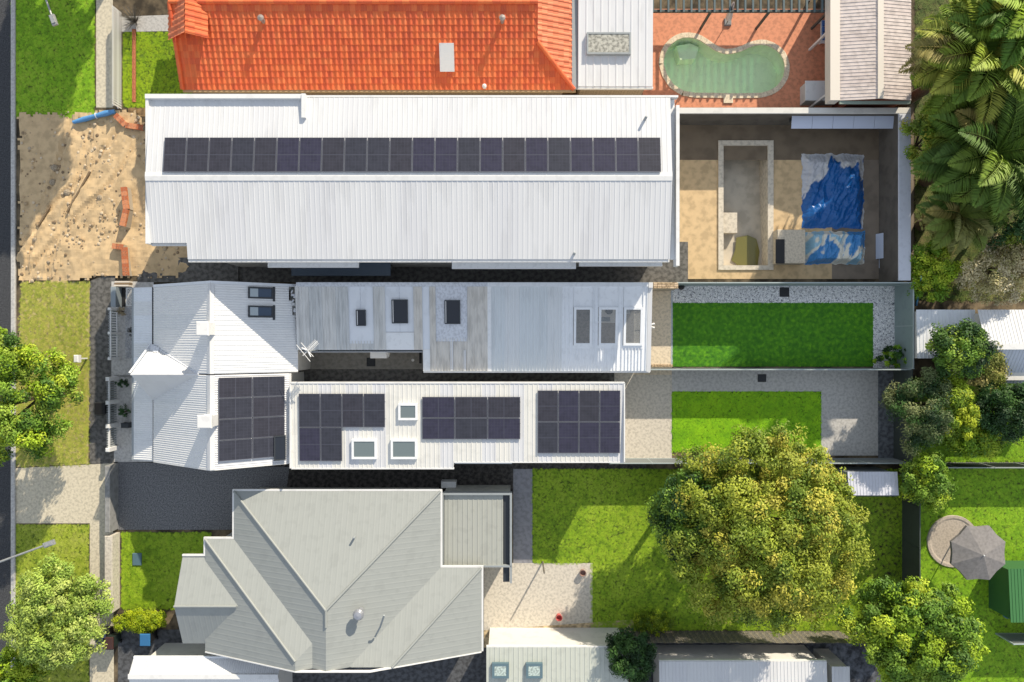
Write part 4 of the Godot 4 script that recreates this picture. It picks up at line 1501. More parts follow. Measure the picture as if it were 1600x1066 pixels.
func build_lot_house() -> void:
	var zN := -3.12; var zP := 1.72
	var xr := -15.7; var hr := 5.5; var xE := -11.87; var hE := 3.2; var xW := -20.0; var hW := 2.95
	var t := thing("terrace_house", "single fronted house with grey corrugated gable roof and skylights", "house", Vector3(-8, 0, -0.7))
	var wm := M("render_white")
	# walls of the front rooms, gable shaped
	var wl := MB.new()
	var prof := PackedVector2Array([Vector2(xW + 0.2, 0.0), Vector2(xE - 0.25, 0.0), Vector2(xE - 0.25, hE - 0.05), Vector2(xr, hr - 0.12), Vector2(xW + 0.2, hW - 0.05)])
	for z in [[zN + 0.05, zN + 0.25], [zP - 0.24, zP - 0.04]]:
		for k in prof.size():
			var a := prof[k]; var b := prof[(k + 1) % prof.size()]
			wl.quad(Vector3(a.x, a.y, z[1]), Vector3(b.x, b.y, z[1]), Vector3(b.x, b.y, z[0]), Vector3(a.x, a.y, z[0]))
		for k in [[0, 1, 2], [0, 2, 3], [0, 3, 4]]:
			for q in 2:
				wl.tri(Vector3(prof[k[0]].x, prof[k[0]].y, z[q]), Vector3(prof[k[1 + (1 - q)]].x, prof[k[1 + (1 - q)]].y, z[q]), Vector3(prof[k[2 - (1 - q)]].x, prof[k[2 - (1 - q)]].y, z[q]))
	wl.box(Vector3(xW + 0.2, 0, zN + 0.25), Vector3(xW + 0.45, hW - 0.1, zP - 0.24))
	wl.box(Vector3(xE - 0.45, 0, zN + 0.25), Vector3(xE - 0.25, hE - 0.1, zP - 0.24))
	obj("wall", wl, wm, t)
	# corrugated slopes: the sheets by the north wall end short of the torn flashing
	var cm := [M("corr_a"), M("corr_a"), M("corr_b")]
	var zs := zN + 0.1
	var east := group_part("roof", t)
	var sl := (hr - hE) / (xE - xr)
	var n := 6
	for i in n:
		var z0 := lerpf(zs, zP, float(i) / n); var z1 := lerpf(zs, zP, float(i + 1) / n)
		var xe: float = xE - [0.42, 0.26, 0.1, 0.0, 0.0, 0.0][i]
		sheets(east, "corr", Vector3(xr, hr, z0), Vector3(xr, hr, z1), Vector3(xe, hr - sl * (xe - xr), z0), 0.125, 0.022, [cm[i % 3]], 2.0)
	var west := group_part("roof", t)
	sheets(west, "corr", Vector3(xr, hr, zs), Vector3(xr, hr, zP), Vector3(xW, hW, zs), 0.125, 0.022, cm)
	# ridge capping
	var rp := MB.new()
	var rw := 0.17
	rp.para(Vector3(xr, hr + 0.05, zs), Vector3(rw, -rw * sl, 0), Vector3(0, 0, zP - zs), Vector3(0, 0.012, 0))
	rp.para(Vector3(xr, hr + 0.05, zs), Vector3(-rw, -rw * sl, 0), Vector3(0, 0, zP - zs), Vector3(0, 0.012, 0))
	rp.tube([Vector3(xr, hr + 0.055, zs), Vector3(xr, hr + 0.055, zP)], [0.035, 0.035], 8)
	obj("ridge_cap", rp, M("white_roof"), t)
	# north wall flashing strip
	var fl := MB.new()
	fl.para(Vector3(xr, hr + 0.03, zN - 0.02), Vector3(xE - xr, hE - hr, 0), Vector3(0, 0, 0.15), Vector3(0, 0.03, 0))
	fl.para(Vector3(xr, hr + 0.03, zN - 0.02), Vector3(xW - xr, hW - hr, 0), Vector3(0, 0, 0.15), Vector3(0, 0.03, 0))
	obj("wall_flashing", fl, M("zinc_pan"), t)
	# street verandah
	var ve := group_part("verandah_roof", t)
	sheets(ve, "corr", Vector3(xW - 0.14, 2.78, zs), Vector3(xW - 0.14, 2.78, zP), Vector3(-21.4, 2.42, zs), 0.125, 0.022, [M("zinc_pan"), M("corr_b")])
	box_part("gutter", Vector3(xW - 0.17, 2.74, zs), Vector3(xW + 0.0, 2.8, zP - 1.3), M("black"), t)
	box_part("gutter", Vector3(-21.52, 2.32, zs), Vector3(-21.4, 2.42, zP), M("fence_grey"), t)
	for z in [zN + 0.2, zP - 0.2]:
		box_part("verandah_post", Vector3(-21.42, 0, z - 0.05), Vector3(-21.32, 2.36, z + 0.05), M("white_trim"), t)
	obj("verandah_slab", b_(Vector3(-21.6, 0, zN + 0.1), Vector3(xW + 0.2, 0.18, zP - 0.05)), M("concrete_grey"), t)
	# shared street gable: this side faces the sun
	var gz := 1.75; var gh := 5.0; var gx := -20.12
	var ga := MB.new()
	var vx := xr - (hr - gh) / ((hr - hW) / (xr - xW))
	ga.tri(Vector3(gx, 2.92, 0.25), Vector3(gx, gh, gz - 0.02), Vector3(vx, gh, gz - 0.02))
	ga.tri(Vector3(gx, 2.92, 0.25), Vector3(vx, gh, gz - 0.02), Vector3(xW + 0.05, hW + 0.06, 0.25))
	var gp := obj("street_gable_roof", ga, M("white_roof"), t)
	var rib := MB.new()
	for i in 26:
		var x := gx + 0.05 + i * 0.135
		var zlo := lerpf(0.27, gz, clampf((x - xW) / (vx - xW), 0, 1))
		if zlo > gz - 0.1: continue
		var k := (gh - 2.92) / (gz - 0.25)
		rib.para(Vector3(x, 2.92 + k * (zlo - 0.25) + 0.012, zlo), Vector3(0.05, 0, 0), Vector3(0, k, 1).normalized() * (gz - zlo) * sqrt(1 + k * k), Vector3(0, 0.012, -0.012))
	obj("rib", rib, M("white_roof"), gp)
	var bg := MB.new()
	bg.para(Vector3(gx - 0.07, 2.95, 0.2), Vector3(0.07, 0, 0), Vector3(0, gh - 2.92, gz - 0.25), Vector3(0, 0.09, -0.04))
	obj("barge_board", bg, M("zinc_pan"), t)
	var vf := MB.new()
	vf.tube([Vector3(xW, hW + 0.05, 0.26), Vector3(vx, gh + 0.02, gz)], [0.05, 0.05], 6)
	obj("valley_gutter", vf, M("zinc_pan2"), t)
	for s in [[-0.16, 0.02], [0.02, 0.3], [0.22, 0.55]]:
		var fz := MB.new()
		fz.para(Vector3(gx + 0.1 + s[0], 3.02 + s[1] * 0.5, 0.18 + s[1] * 0.3), Vector3(0.3, 0.0, 0.02), Vector3(0.02, 0.18, 0.26), Vector3(0, 0.012, -0.012))
		obj("flashing_tab", fz, M("zinc_pan2"), t)
	# chimney
	var ch := MB.new()
	ch.box(Vector3(-16.02, 4.9, -0.95), Vector3(-15.5, 6.2, -0.32))
	var chp := obj("chimney", ch, M("white_trim"), t)
	obj("cap", cb_(Vector3(-16.08, 6.2, -1.0), Vector3(-15.44, 6.36, -0.27), 0.04), M("white_trim"), chp)
	# two roof windows on the back slope
	var dn := Vector3(1, -sl, 0).normalized()
	var nn := Vector3(sl, 1, 0).normalized()
	for z in [-2.9, -1.9]:
		var a := Vector3(-14.12, hr - sl * (-14.12 - xr), z) + nn * 0.02
		skylight(t, a, dn * 1.28, Vector3(0, 0, 0.62), 0.1, 0.085, M("dark_frame"), M("blue_glass"), 0.03, 0.42, "blind")
		slab("skylight_flashing", a + dn * 1.28 + Vector3(0, 0, -0.05) - nn * 0.01, dn * 0.12, Vector3(0, 0, 0.8), 0.03, M("dark_frame"), t)
	# torn flashing and old bricks where the gable meets the rear wing
	rng.seed = 55
	for i in 26:
		var f := i / 26.0
		var p := Vector3(xE - 0.44 * (1.0 - f) + rng.randf_range(-0.02, 0.16), 3.3 + 0.18 * (1.0 - f), lerpf(zN + 0.2, -0.9, f))
		var d := MB.new()
		d.para(p, Vector3(rng.randf_range(0.08, 0.22), rng.randf_range(-0.03, 0.05), rng.randf_range(-0.08, 0.08)), Vector3(rng.randf_range(-0.04, 0.04), 0.03, rng.randf_range(0.06, 0.16)), Vector3(0, 0.03, 0))
		obj("loose_flashing", d, [M("fence_dark"), M("zinc_pan2"), M("timber_grey"), M("zinc_old2")][rng.randi() % 4], t)
	# ---------------------------------------------------------------- middle wing
	var rw_ := group_part("roof", t)
	var zc := 0.49     # eave over the small court
	var old := [M("zinc_old"), M("zinc_old2"), M("zinc_old")]
	region(rw_, "trim", mx(462), mx(545), -3.0, zc, old)
	region(rw_, "flat", mx(545), mx(583), -3.0, zc - 0.35, [M("zinc_pan")], 1.3)
	region(rw_, "trim", mx(545), mx(583), zc - 0.5, zc, old, 0.762, -0.02)
	region(rw_, "trim", mx(583), mx(602), -3.0, zc, [M("zinc_old")])
	region(rw_, "flat", mx(602), mx(646), -3.0, -0.5, [M("zinc_pan")], 1.6)
	region(rw_, "flat", mx(602), mx(646), -0.48, zc, [M("zinc_new")], 1.6, 0.01)
	region(rw_, "trim", mx(646), mx(660), -3.0, zc, [M("zinc_lichen")])
	region(rw_, "flat", mx(660), mx(671), -3.0, 0.45, [M("zinc_pan")], 0.6)
	region(rw_, "flat", mx(660), mx(671), 0.46, 1.66, [M("zinc_new")], 0.6)
	region(rw_, "trim", mx(671), mx(681), -3.0, 1.66, [M("zinc_lichen")])
	region(rw_, "flat", mx(681), mx(730), -3.0, 0.02, [M("zinc_pan2")], 1.8, 0.03)
	region(rw_, "trim", mx(681), mx(730), -0.15, 1.66, [M("zinc_lichen")], 0.762, -0.02)
	region(rw_, "trim", mx(730), mx(762), -3.0, 1.66, [M("zinc_lichen"), M("zinc_lichen"), M("zinc_old")])
	region(rw_, "trim", mx(767), mx(878), -3.0, 1.66, [M("zinc_mid"), M("zinc_mid2")])
	# bright replaced ribs
	for q in [[703, 707.5, 0.02], [723.5, 727.5, 0.5]]:
		slab("patch_strip", Vector3(mx(q[0]), mid_h(q[2]) + 0.02, q[2]), Vector3(mx(q[1]) - mx(q[0]), 0, 0), Vector3(0, mid_h(1.66) - mid_h(q[2]), 1.66 - q[2]), 0.012, M("white_roof"), t)
	slab("cover_flashing", Vector3(mx(761.5), mid_h(-3.0) + 0.03, -3.0), Vector3(0.22, 0, 0), Vector3(0, mid_h(1.68) - mid_h(-3.0), 4.68), 0.015, M("zinc_new"), t)
	# seams in the flat pans
	for q in [[563, -3.0, -1.75], [624, -3.0, -2.25], [624, -0.95, -0.5]]:
		slab("seam", Vector3(mx(q[0]), mid_h(q[1]) + 0.004, q[1]), Vector3(0.03, 0, 0), Vector3(0, mid_h(q[2]) - mid_h(q[1]), q[2] - q[1]), 0.012, M("zinc_pan2"), t)
	# box gutter and capping along the north wall
	box_part("wall_capping", Vector3(mx(465), 3.2, -3.2), Vector3(mx(762), 3.84, -2.98), M("zinc_pan2"), t)
	box_part("wall_capping", Vector3(mx(762), 3.2, -3.2), Vector3(mx(1013), 3.83, -2.98), M("rear_new"), t)
	# dark-framed roof windows
	for q in [[556, 571, 484, 509], [612, 637, 468, 505], [694.5, 719, 469, 506]]:
		var h := 3.62
		var a := at(q[0], q[2], h); var b := at(q[1], q[3], h)
		skylight(t, Vector3(a.x, mid_h(a.z) + 0.002, a.z), Vector3(b.x - a.x, 0, 0), Vector3(0, mid_h(b.z) - mid_h(a.z), b.z - a.z), 0.13, 0.05, M("dark_frame"), M("dark_glass"), 0.035, 0.045, "white_trim")
	# walls under the middle wing
	box_part("wall", Vector3(xE - 0.2, 0, -3.15), Vector3(mx(660), 3.2, zc - 0.12), wm, t)
	box_part("wall", Vector3(mx(660), 0, -3.15), Vector3(2.75, 3.1, 1.66), wm, t)
	box_part("gutter", Vector3(mx(466), mid_h(zc) - 0.12, zc), Vector3(mx(659), mid_h(zc) - 0.01, zc + 0.1), M("dark_frame"), t)
	box_part("fascia", Vector3(mx(466), mid_h(zc) - 0.14, zc + 0.102), Vector3(mx(659), mid_h(zc) - 0.03, zc + 0.13), M("zinc_new"), t)
	# ---------------------------------------------------------------- rear wing with three clear skylights
	var rn := [M("rear_new")]
	var zA := -1.86; var zB := 0.24
	var xs := [mx(878), mx(896), mx(926), mx(935), mx(966), mx(974), mx(1005), mx(1012)]
	for i in range(0, 7):
		if i % 2 == 0:
			region(rw_, "trim", xs[i], xs[i + 1], -3.0, 1.66, rn, 0.762)
		else:
			region(rw_, "flat", xs[i], xs[i + 1], -3.0, zA, rn, 1.2)
			region(rw_, "trim", xs[i], xs[i + 1], zB, 1.66, rn, 0.762)
	for i in [1, 3, 5]:
		var gl := glass("clear_pane", 235, 240, 240, 0.08)
		var a := Vector3(xs[i] + 0.02, mid_h(zA), zA)
		skylight(t, a, Vector3(xs[i + 1] - xs[i] - 0.04, 0, 0), Vector3(0, mid_h(zB) - mid_h(zA), zB - zA), 0.12, 0.13, M("rear_new"), gl, 0.03)
	for i in [1, 3, 5]:
		slab("skylight_apron", Vector3(xs[i] - 0.05, mid_h(zB) + 0.03, zB), Vector3(xs[i + 1] - xs[i] + 0.1, 0, 0), Vector3(0, -0.02, 0.18), 0.012, M("rear_new"), t)
	box_part("barge_capping", Vector3(mx(1012), 2.95, -3.2), Vector3(mx(1018.5), 3.86, -2.9), M("white_roof"), t)
	slab("barge_capping", Vector3(mx(1012), mid_h(-2.9) + 0.0, -2.9), Vector3(mx(1018.5) - mx(1012), 0, 0), Vector3(0, mid_h(1.7) - mid_h(-2.9), 4.6), 0.06, M("white_roof"), t)
	box_part("gutter", Vector3(mx(660), 2.98, 1.66), Vector3(mx(1018), 3.1, 1.76), M("zinc_new"), t)
	# rear room seen through the skylights
	var hw := 3.05
	var rx0 := 2.75; var rx1 := 7.45
	box_part("wall", Vector3(rx0, 0, -3.15), Vector3(rx1, hw + 0.45, -2.98), wm, t)
	box_part("wall", Vector3(rx0, 0, 1.5), Vector3(rx1, hw, 1.66), wm, t)
	box_part("wall", Vector3(rx1 - 0.15, 0, -2.98), Vector3(rx1, hw + 0.4, -1.7), wm, t)
	box_part("wall", Vector3(rx1 - 0.15, 2.4, -1.7), Vector3(rx1, hw + 0.1, 1.5), wm, t)
	box_part("floor", Vector3(rx0, 0.0, -2.98), Vector3(rx1 - 0.15, 0.16, 1.5), mat("room_floor", 164, 152, 138, 0.6, "soft", Vector3(1.5, 1.5, 1.5)), t)
	var gd := group_part("glass_door", t)
	for z in [-1.7, -0.64, 0.42, 1.44]:
		box_part("frame", Vector3(rx1 - 0.11, 0.16, z), Vector3(rx1 - 0.04, 2.4, z + 0.06), M("dark_frame"), gd)
	for z in [-1.64, -0.58, 0.48]:
		box_part("pane", Vector3(rx1 - 0.08, 0.2, z), Vector3(rx1 - 0.068, 2.38, z + 1.0), glass("clear_pane", 235, 240, 240, 0.08), gd)
	# furniture under the skylights
	var kb := thing("kitchen_bench", "pale bench with a sink seen through the middle skylight", "bench", Vector3(5.2, 0.16, -1.5))
	obj("cabinet", b_(Vector3(4.7, 0.161, -1.9), Vector3(6.0, 1.02, -1.1)), M("white_trim"), kb)
	obj("bench_top", cb_(Vector3(4.66, 1.021, -1.94), Vector3(6.04, 1.06, -1.06), 0.012), mat("bench_top", 240, 236, 228, 0.4), kb)
	obj("sink", b_(Vector3(4.85, 1.0605, -1.4), Vector3(5.75, 1.066, -1.15)), mat("steel_sink", 118, 126, 128, 0.3, "", Vector3.ONE, 0.6), kb)
	var tp := MB.new()
	tp.tube([Vector3(5.3, 1.06, -1.42), Vector3(5.3, 1.3, -1.4), Vector3(5.3, 1.3, -1.25)], [0.02, 0.018, 0.015], 7)
	obj("tap", tp, M("zinc_new"), kb)
	var st := thing("round_stool", "round black stool under the middle skylight", "stool", Vector3(5.75, 0.16, -2.0))
	var sm := MB.new()
	sm.lathe(Vector3(5.68, 1.07, -1.78), [[0.0, 0.0], [0.2, 0.0], [0.22, 0.03], [0.2, 0.08], [0.0, 0.1]], 20)
	obj("seat", sm, M("black"), st)
	var sk := thing("corner_unit", "light grey cupboard below the right skylight", "cupboard", Vector3(6.6, 0.16, -1.9))
	obj("body", cb_(Vector3(6.4, 0.161, -2.3), Vector3(6.95, 0.9, -1.6), 0.02), mat("cupboard_grey", 190, 192, 190, 0.5), sk)
	# twin security floodlight on the barge
	var fx := mx(1018.5); var fz := -0.85
	var lt := thing("security_floodlight", "white twin headed security floodlight under the rear roof edge", "floodlight", Vector3(fx, 3.0, fz))
	obj("mount", b_(Vector3(fx - 0.1, 2.98, fz - 0.05), Vector3(fx + 0.05, 3.08, fz + 0.05)), M("white_plastic"), lt)
	for s in [-1, 1]:
		var hd := MB.new()
		hd.tube([Vector3(fx + 0.04, 3.04, fz + s * 0.02), Vector3(fx + 0.13, 3.06, fz + s * 0.09), Vector3(fx + 0.24, 3.03, fz + s * 0.11)], [0.025, 0.05, 0.065], 9)
		obj("lamp_head", hd, M("white_plastic"), lt)
	# ---------------------------------------------------------------- small paved court
	sheet("courtyard", [[455, 540], [668, 540], [668, 577], [455, 577]], 0.022, mat("court_pave", 150, 147, 140, 0.85, "soft", Vector3(2, 2, 2)))
	var ac := thing("air_conditioner", "white air conditioner hung outside above the dark court", "air conditioner", at(592, 555, 2.2))
	var a0 := at(578, 550, 2.3); var a1 := at(604, 560, 2.3)
	obj("case", cb_(Vector3(a0.x, 1.7, a0.z), Vector3(a1.x, 2.3, a1.z), 0.03), M("white_plastic"), ac)
	obj("valve_cover", cb_(Vector3(a1.x, 1.75, a0.z + 0.05), Vector3(a1.x + 0.08, 2.1, a1.z - 0.08), 0.02), M("white_plastic"), ac)
	obj("bracket", b_(Vector3(a0.x + 0.15, 1.62, 0.37), Vector3(a0.x + 0.2, 1.7, a1.z)), M("dark_frame"), ac)
	obj("bracket", b_(Vector3(a1.x - 0.2, 1.62, 0.37), Vector3(a1.x - 0.15, 1.7, a1.z)), M("dark_frame"), ac)
	grate("black drain grate in the dark paved court", at(573, 559), at(586.5, 572.5), 0.026)
	var cd := thing("round_cover", "small round white cap set in the dark court paving", "drain cap", at(645, 563))
	var dm := MB.new()
	dm.lathe(at(645, 563) + Vector3(0, 0.023, 0), [[0.085, 0.0], [0.085, 0.018], [0.07, 0.022], [0.0, 0.022]], 16)
	obj("cap", dm, M("white_plastic"), cd)
	var dr := thing("doormat", "narrow black mat against the court's end wall", "mat", at(657, 555))
	obj("mat", b_(at(655, 549) + Vector3(0, 0.024, 0), at(659, 568) + Vector3(0, 0.04, 0)), M("black"), dr)
	var dw := thing("step_box", "small white step under the antenna in the dark court", "step", at(473, 561))
	obj("step", cb_(at(468, 558) + Vector3(0, 0.024, 0), at(485, 564) + Vector3(0, 0.25, 0), 0.02), M("render_white"), dw)
	antenna()

func grate(label: String, a: Vector3, b: Vector3, y: float) -> void:
	var t := thing("drain_grate", label, "drain grate", Vector3((a.x + b.x) / 2, y, (a.z + b.z) / 2), "drain grates")
	var f := MB.new()
	f.box(Vector3(a.x, y, a.z), Vector3(b.x, y + 0.004, b.z))
	for q in [[a.x, a.z, b.x, a.z + 0.03], [a.x, b.z - 0.03, b.x, b.z], [a.x, a.z + 0.03, a.x + 0.03, b.z - 0.03], [b.x - 0.03, a.z + 0.03, b.x, b.z - 0.03]]:
		f.box(Vector3(q[0], y + 0.004, q[1]), Vector3(q[2], y + 0.03, q[3]))
	obj("frame", f, M("black"), t)
	var n := 9
	for i in n:
		var z := lerpf(a.z + 0.05, b.z - 0.05, i / float(n - 1))
		obj("bar", b_(Vector3(a.x + 0.03, y + 0.008, z - 0.012), Vector3(b.x - 0.03, y + 0.026, z + 0.012)), M("dark_frame"), t)

func antenna() -> void:
	var h := 5.2
	var m := M("white_plastic")
	var c := at(480, 548, h)
	var t := thing("tv_antenna", "white rooftop television antenna above the small dark court", "antenna", Vector3(c.x, 3.2, c.z))
	var mast := MB.new()
	mast.tube([Vector3(c.x, 2.2, c.z), Vector3(c.x, h + 0.1, c.z)], [0.025, 0.02], 8)
	obj("mast", mast, M("fence_grey"), t)
	var p0 := at(473, 556, h); var p1 := at(496, 533, h)
	var bm := MB.new()
	bm.tube([p0, p1], [0.022, 0.022], 6)
	obj("boom", bm, m, t)
	var el := [[463, 539, 484.5, 565], [470, 535.5, 489.5, 557.5]]
	for e in el:
		var r := MB.new()
		r.tube([at(e[0], e[1], h), at(e[2], e[3], h)], [0.017, 0.017], 6)
		obj("element", r, m, t)
	var d := (p1 - p0).normalized()
	var s := d.cross(Vector3.UP)
	for i in 9:
		var q := p0.lerp(p1, 0.42 + 0.065 * i)
		var r := MB.new()
		r.tube([q - s * 0.16, q + s * 0.16], [0.011, 0.011], 5)
		obj("director", r, m, t)
	for k in [-1, 1]:
		var q := p0.lerp(p1, 0.32)
		var r := MB.new()
		r.tube([q + s * 0.06 * k, q + s * 0.34 * k - d * 0.1], [0.05, 0.03], 6)
		obj("reflector", r, m, t)

# ------------------------------------------------------------------ the narrow lot's gardens
func build_lot_garden() -> void:
	# street garden
	sheet("front_path", rc(174, 440, 240, 590), 0.02, M("concrete_grey"))
	var fp := flat_poly(rc(196, 480, 235, 560))
	scatter("gravel", "fine grey gravel in the narrow lot's street garden", "gravel", fp, 0.03, 900, make_pebble(), 0.018, 0.035, cl([[120, 122, 126], [168, 170, 174], [196, 196, 196]]), 61, vmat("pebbles", 0.8))
	var f := thing("front_fence", "grey painted front fence with white posts before the narrow house", "fence", at(188, 520), "front fences")
	for y in [484, 521, 560]:
		obj("post", cb_(at(185, y - 2) , at(190, y + 2) + Vector3(0, 1.15, 0), 0.03), M("white_trim"), f)
	for q in [[486, 519], [523, 558]]:
		for hh in [0.3, 0.95]:
			obj("rail", b_(at(186.5, q[0]) + Vector3(0, hh, 0), at(188.5, q[1]) + Vector3(0, hh + 0.07, 0)), M("white_trim"), f)
		var n := 9
		for i in n:
			var py := lerpf(q[0] + 1, q[1] - 1, i / float(n - 1))
			obj("picket", b_(at(185.4, py) + Vector3(0, 0.1, -0.035), at(186.2, py) + Vector3(0, 1.08, 0.035)), M("fence_grey"), f)
	var lp := thing("lattice_screen", "white scrollwork metal screen panel beside the dark gap at the verandah", "screen", at(202, 463))
	var fr := MB.new()
	var la := at(197, 450, 0.9); var lb := at(207.5, 477.5, 0.9)
	for q in [[la.x, la.z, lb.x, la.z + 0.03], [la.x, lb.z - 0.03, lb.x, lb.z], [la.x, la.z + 0.03, la.x + 0.03, lb.z - 0.03], [lb.x - 0.03, la.z + 0.03, lb.x, lb.z - 0.03]]:
		fr.box(Vector3(q[0], 0.86, q[1]), Vector3(q[2], 0.9, q[3]))
	obj("frame", fr, M("white_trim"), lp)
	for i in 2:
		for j in 6:
			var c := Vector3(lerpf(la.x, lb.x, 0.28 + 0.44 * i), 0.88, lerpf(la.z, lb.z, (j + 0.5) / 6.0))
			var pts := []
			var rd := []
			for k in 11:
				pts.append(c + Vector3(cos(TAU * k / 10), 0, sin(TAU * k / 10)) * 0.07)
				rd.append(0.012)
			var r := MB.new()
			r.tube(pts, rd, 5, false)
			obj("scroll", r, M("white_trim"), lp)
	for q in [[la.x, la.z], [lb.x - 0.05, la.z], [la.x, lb.z - 0.05], [lb.x - 0.05, lb.z - 0.05]]:
		obj("leg", b_(Vector3(q[0], 0.0, q[1]), Vector3(q[0] + 0.05, 0.86, q[1] + 0.05)), M("white_trim"), lp)
	var mt := thing("meter_box", "flat grey box by the front fence corner", "box", at(188, 464))
	obj("box", cb_(at(184, 450), at(191, 480) + Vector3(0, 0.7, 0), 0.02), mat("box_grey", 128, 138, 144, 0.6), mt)
	obj("lid", cb_(at(183.6, 449.5) + Vector3(0, 0.702, 0), at(191.4, 480.5) + Vector3(0, 0.74, 0), 0.015), mat("box_grey2", 140, 150, 156, 0.6), mt)
	obj("side", b_(at(191.6, 450), at(196, 479.5) + Vector3(0, 0.1, 0)), M("black"), mt)  # black block paints in the darkness of the gap beside the box
	var tb := thing("timber_stack", "pale timber lengths stacked at the front corner of the lot", "timber", at(195, 444))
	for i in 3:
		obj("plank", b_(at(184, 440 + i * 3) + Vector3(0, 0.02, 0), at(207, 442.4 + i * 3) + Vector3(0, 0.35 + 0.05 * i, 0)), [mat("plank_pale", 214, 204, 190, 0.8), M("timber"), mat("plank_pale", 214, 204, 190, 0.8)][i], tb)
	shrub("dry_plant", "small dried cream coloured plant beside the front fence", "plant", at(194, 488), Vector3(0.22, 0.3, 0.26), 14, 30, 0.12, 0.025, 0.1, cl([[214, 200, 170], [196, 178, 146]]), 71)
	shrub("dark_seedling", "thin dark seedlings in the front garden gravel", "plant", at(205, 520), Vector3(0.2, 0.12, 0.45), 10, 12, 0.1, 0.02, 0.08, cl([[50, 56, 50], [64, 70, 58]]), 72)
	# rear paving
	sheet("paving", rc(990, 441, 1050, 586), 0.02, M("deck"))
	var ed := MB.new()
	ed.box(at(1018, 569.5) + Vector3(0, 0.02, 0), at(1051, 573) + Vector3(0, 0.07, 0))
	var edg := thing("brick_edging", "tan brick edging along the lower side of rear paving", "edging", at(1035, 571))
	for i in 7:
		obj("brick", cb_(at(1018 + i * 4.8, 569.5) + Vector3(0, 0.02, 0), at(1022.3 + i * 4.8, 573.5) + Vector3(0, 0.08, 0), 0.008), M("brick_cream"), edg)
	var sd := thing("strip_drain", "pale grey strip drain between paving and artificial lawn", "drain", at(1050, 510))
	obj("channel", b_(at(1048.5, 453) + Vector3(0, 0.021, 0), at(1051.3, 571) + Vector3(0, 0.028, 0)), mat("drain_grey", 150, 158, 168, 0.5), sd)
	for i in 60:
		var py := 454 + i * 1.95
		obj("bar", b_(at(1048.5, py) + Vector3(0, 0.029, 0), at(1051.3, py + 1.1) + Vector3(0, 0.036, 0)), mat("drain_bar", 198, 206, 214, 0.5), sd)
	# artificial turf
	var turf := rc(1051.5, 473.5, 1364, 572)
	sheet("lawn", turf, 0.024, M("turf_base"))
	scatter("grass", "dense green artificial turf in the narrow lot's back yard", "turf", flat_poly(turf), 0.02, 1300, make_tuft(), 0.05, 0.085, cl([[40, 98, 12], [62, 130, 14], [84, 156, 16], [124, 190, 24]]), 62, vmat("blades", 0.75, 0.08), [], 3.0, 0.0, 0.1)
	# white pebble border
	var gp := flat_poly([[1051.5, 446], [1398, 446], [1398, 576], [1364.5, 576], [1364.5, 473], [1051.5, 473]])
	var gb := MB.new()
	gb.prism(gp, 0.016, 0.016)
	struct("gravel_bed", gb, M("gravel_bed"))
	scatter("gravel", "white and grey pebble border around the artificial lawn", "gravel", gp, 0.03, 1500, make_pebble(), 0.018, 0.042, cl([[84, 88, 96], [196, 197, 200], [226, 226, 225], [238, 237, 235], [232, 232, 232]]), 63, vmat("pebbles", 0.8), [], 5.0, 0.0, 0.0)
	grate("black square drain grate in the white pebble border", at(1218, 449.5), at(1232.5, 464), 0.055)
	# fences
	metal_fence("sage metal fence along the upper side of pebble border", at(1046, 446.5), at(1398, 446.5), 2.05, M("fence_sage"), M("post_sage"))
	metal_fence("sage metal fence across the end of the turf yard", at(1398, 446.5), at(1398, 574), 1.95, M("fence_sage"), M("post_sage"))
	metal_fence("low grey metal fence between turf yard and the lower lawn", at(996, 576), at(1398, 576), 1.7, M("fence_grey"), M("post_sage"))
	var bw := thing("brick_pier", "cream brick wall end beside the rear paving", "brick wall", at(1040, 447))
	rng.seed = 81
	var a := at(1021, 441.5, 2.1); var b := at(1060, 451, 2.1)
	obj("mortar_core", b_(Vector3(a.x + 0.01, 0, a.z + 0.01), Vector3(b.x - 0.01, 2.02, b.z - 0.01)), mat("mortar", 170, 160, 144, 0.9), bw)
	for i in 6:
		for j in 3:
			var w := (b.x - a.x) / 6; var d := (b.z - a.z) / 3
			obj("brick", cb_(Vector3(a.x + w * i + 0.006, 2.021, a.z + d * j + 0.006), Vector3(a.x + w * (i + 1) - 0.006, 2.1 + rng.randf_range(0, 0.012), a.z + d * (j + 1) - 0.006), 0.008), [M("brick_cream"), mat("brick_cream2", 214, 190, 160, 0.85, "soft", Vector3(0.5, 0.5, 0.5))][rng.randi() % 2], bw)
	var bo := thing("black_bundle", "black plastic bundle at the end of the cream brick wall", "bundle", at(1064, 448))
	rng.seed = 82
	var bm := MB.new()
	bm.lathe(at(1063.5, 448.5), [[0.0, 0.0], [0.16, 0.02], [0.2, 0.2], [0.12, 0.38], [0.0, 0.42]], 9)
	obj("bag", bm, M("black"), bo)
	shrub("frangipani", "leafy shrub with lime and dark green leaves in the pebble corner", "shrub", at(1383, 556), Vector3(0.72, 0.75, 0.7), 34, 26, 0.2, 0.085, 0.2, cl([[34, 66, 22], [50, 92, 24], [150, 186, 34], [42, 78, 26], [120, 164, 30]]), 73)

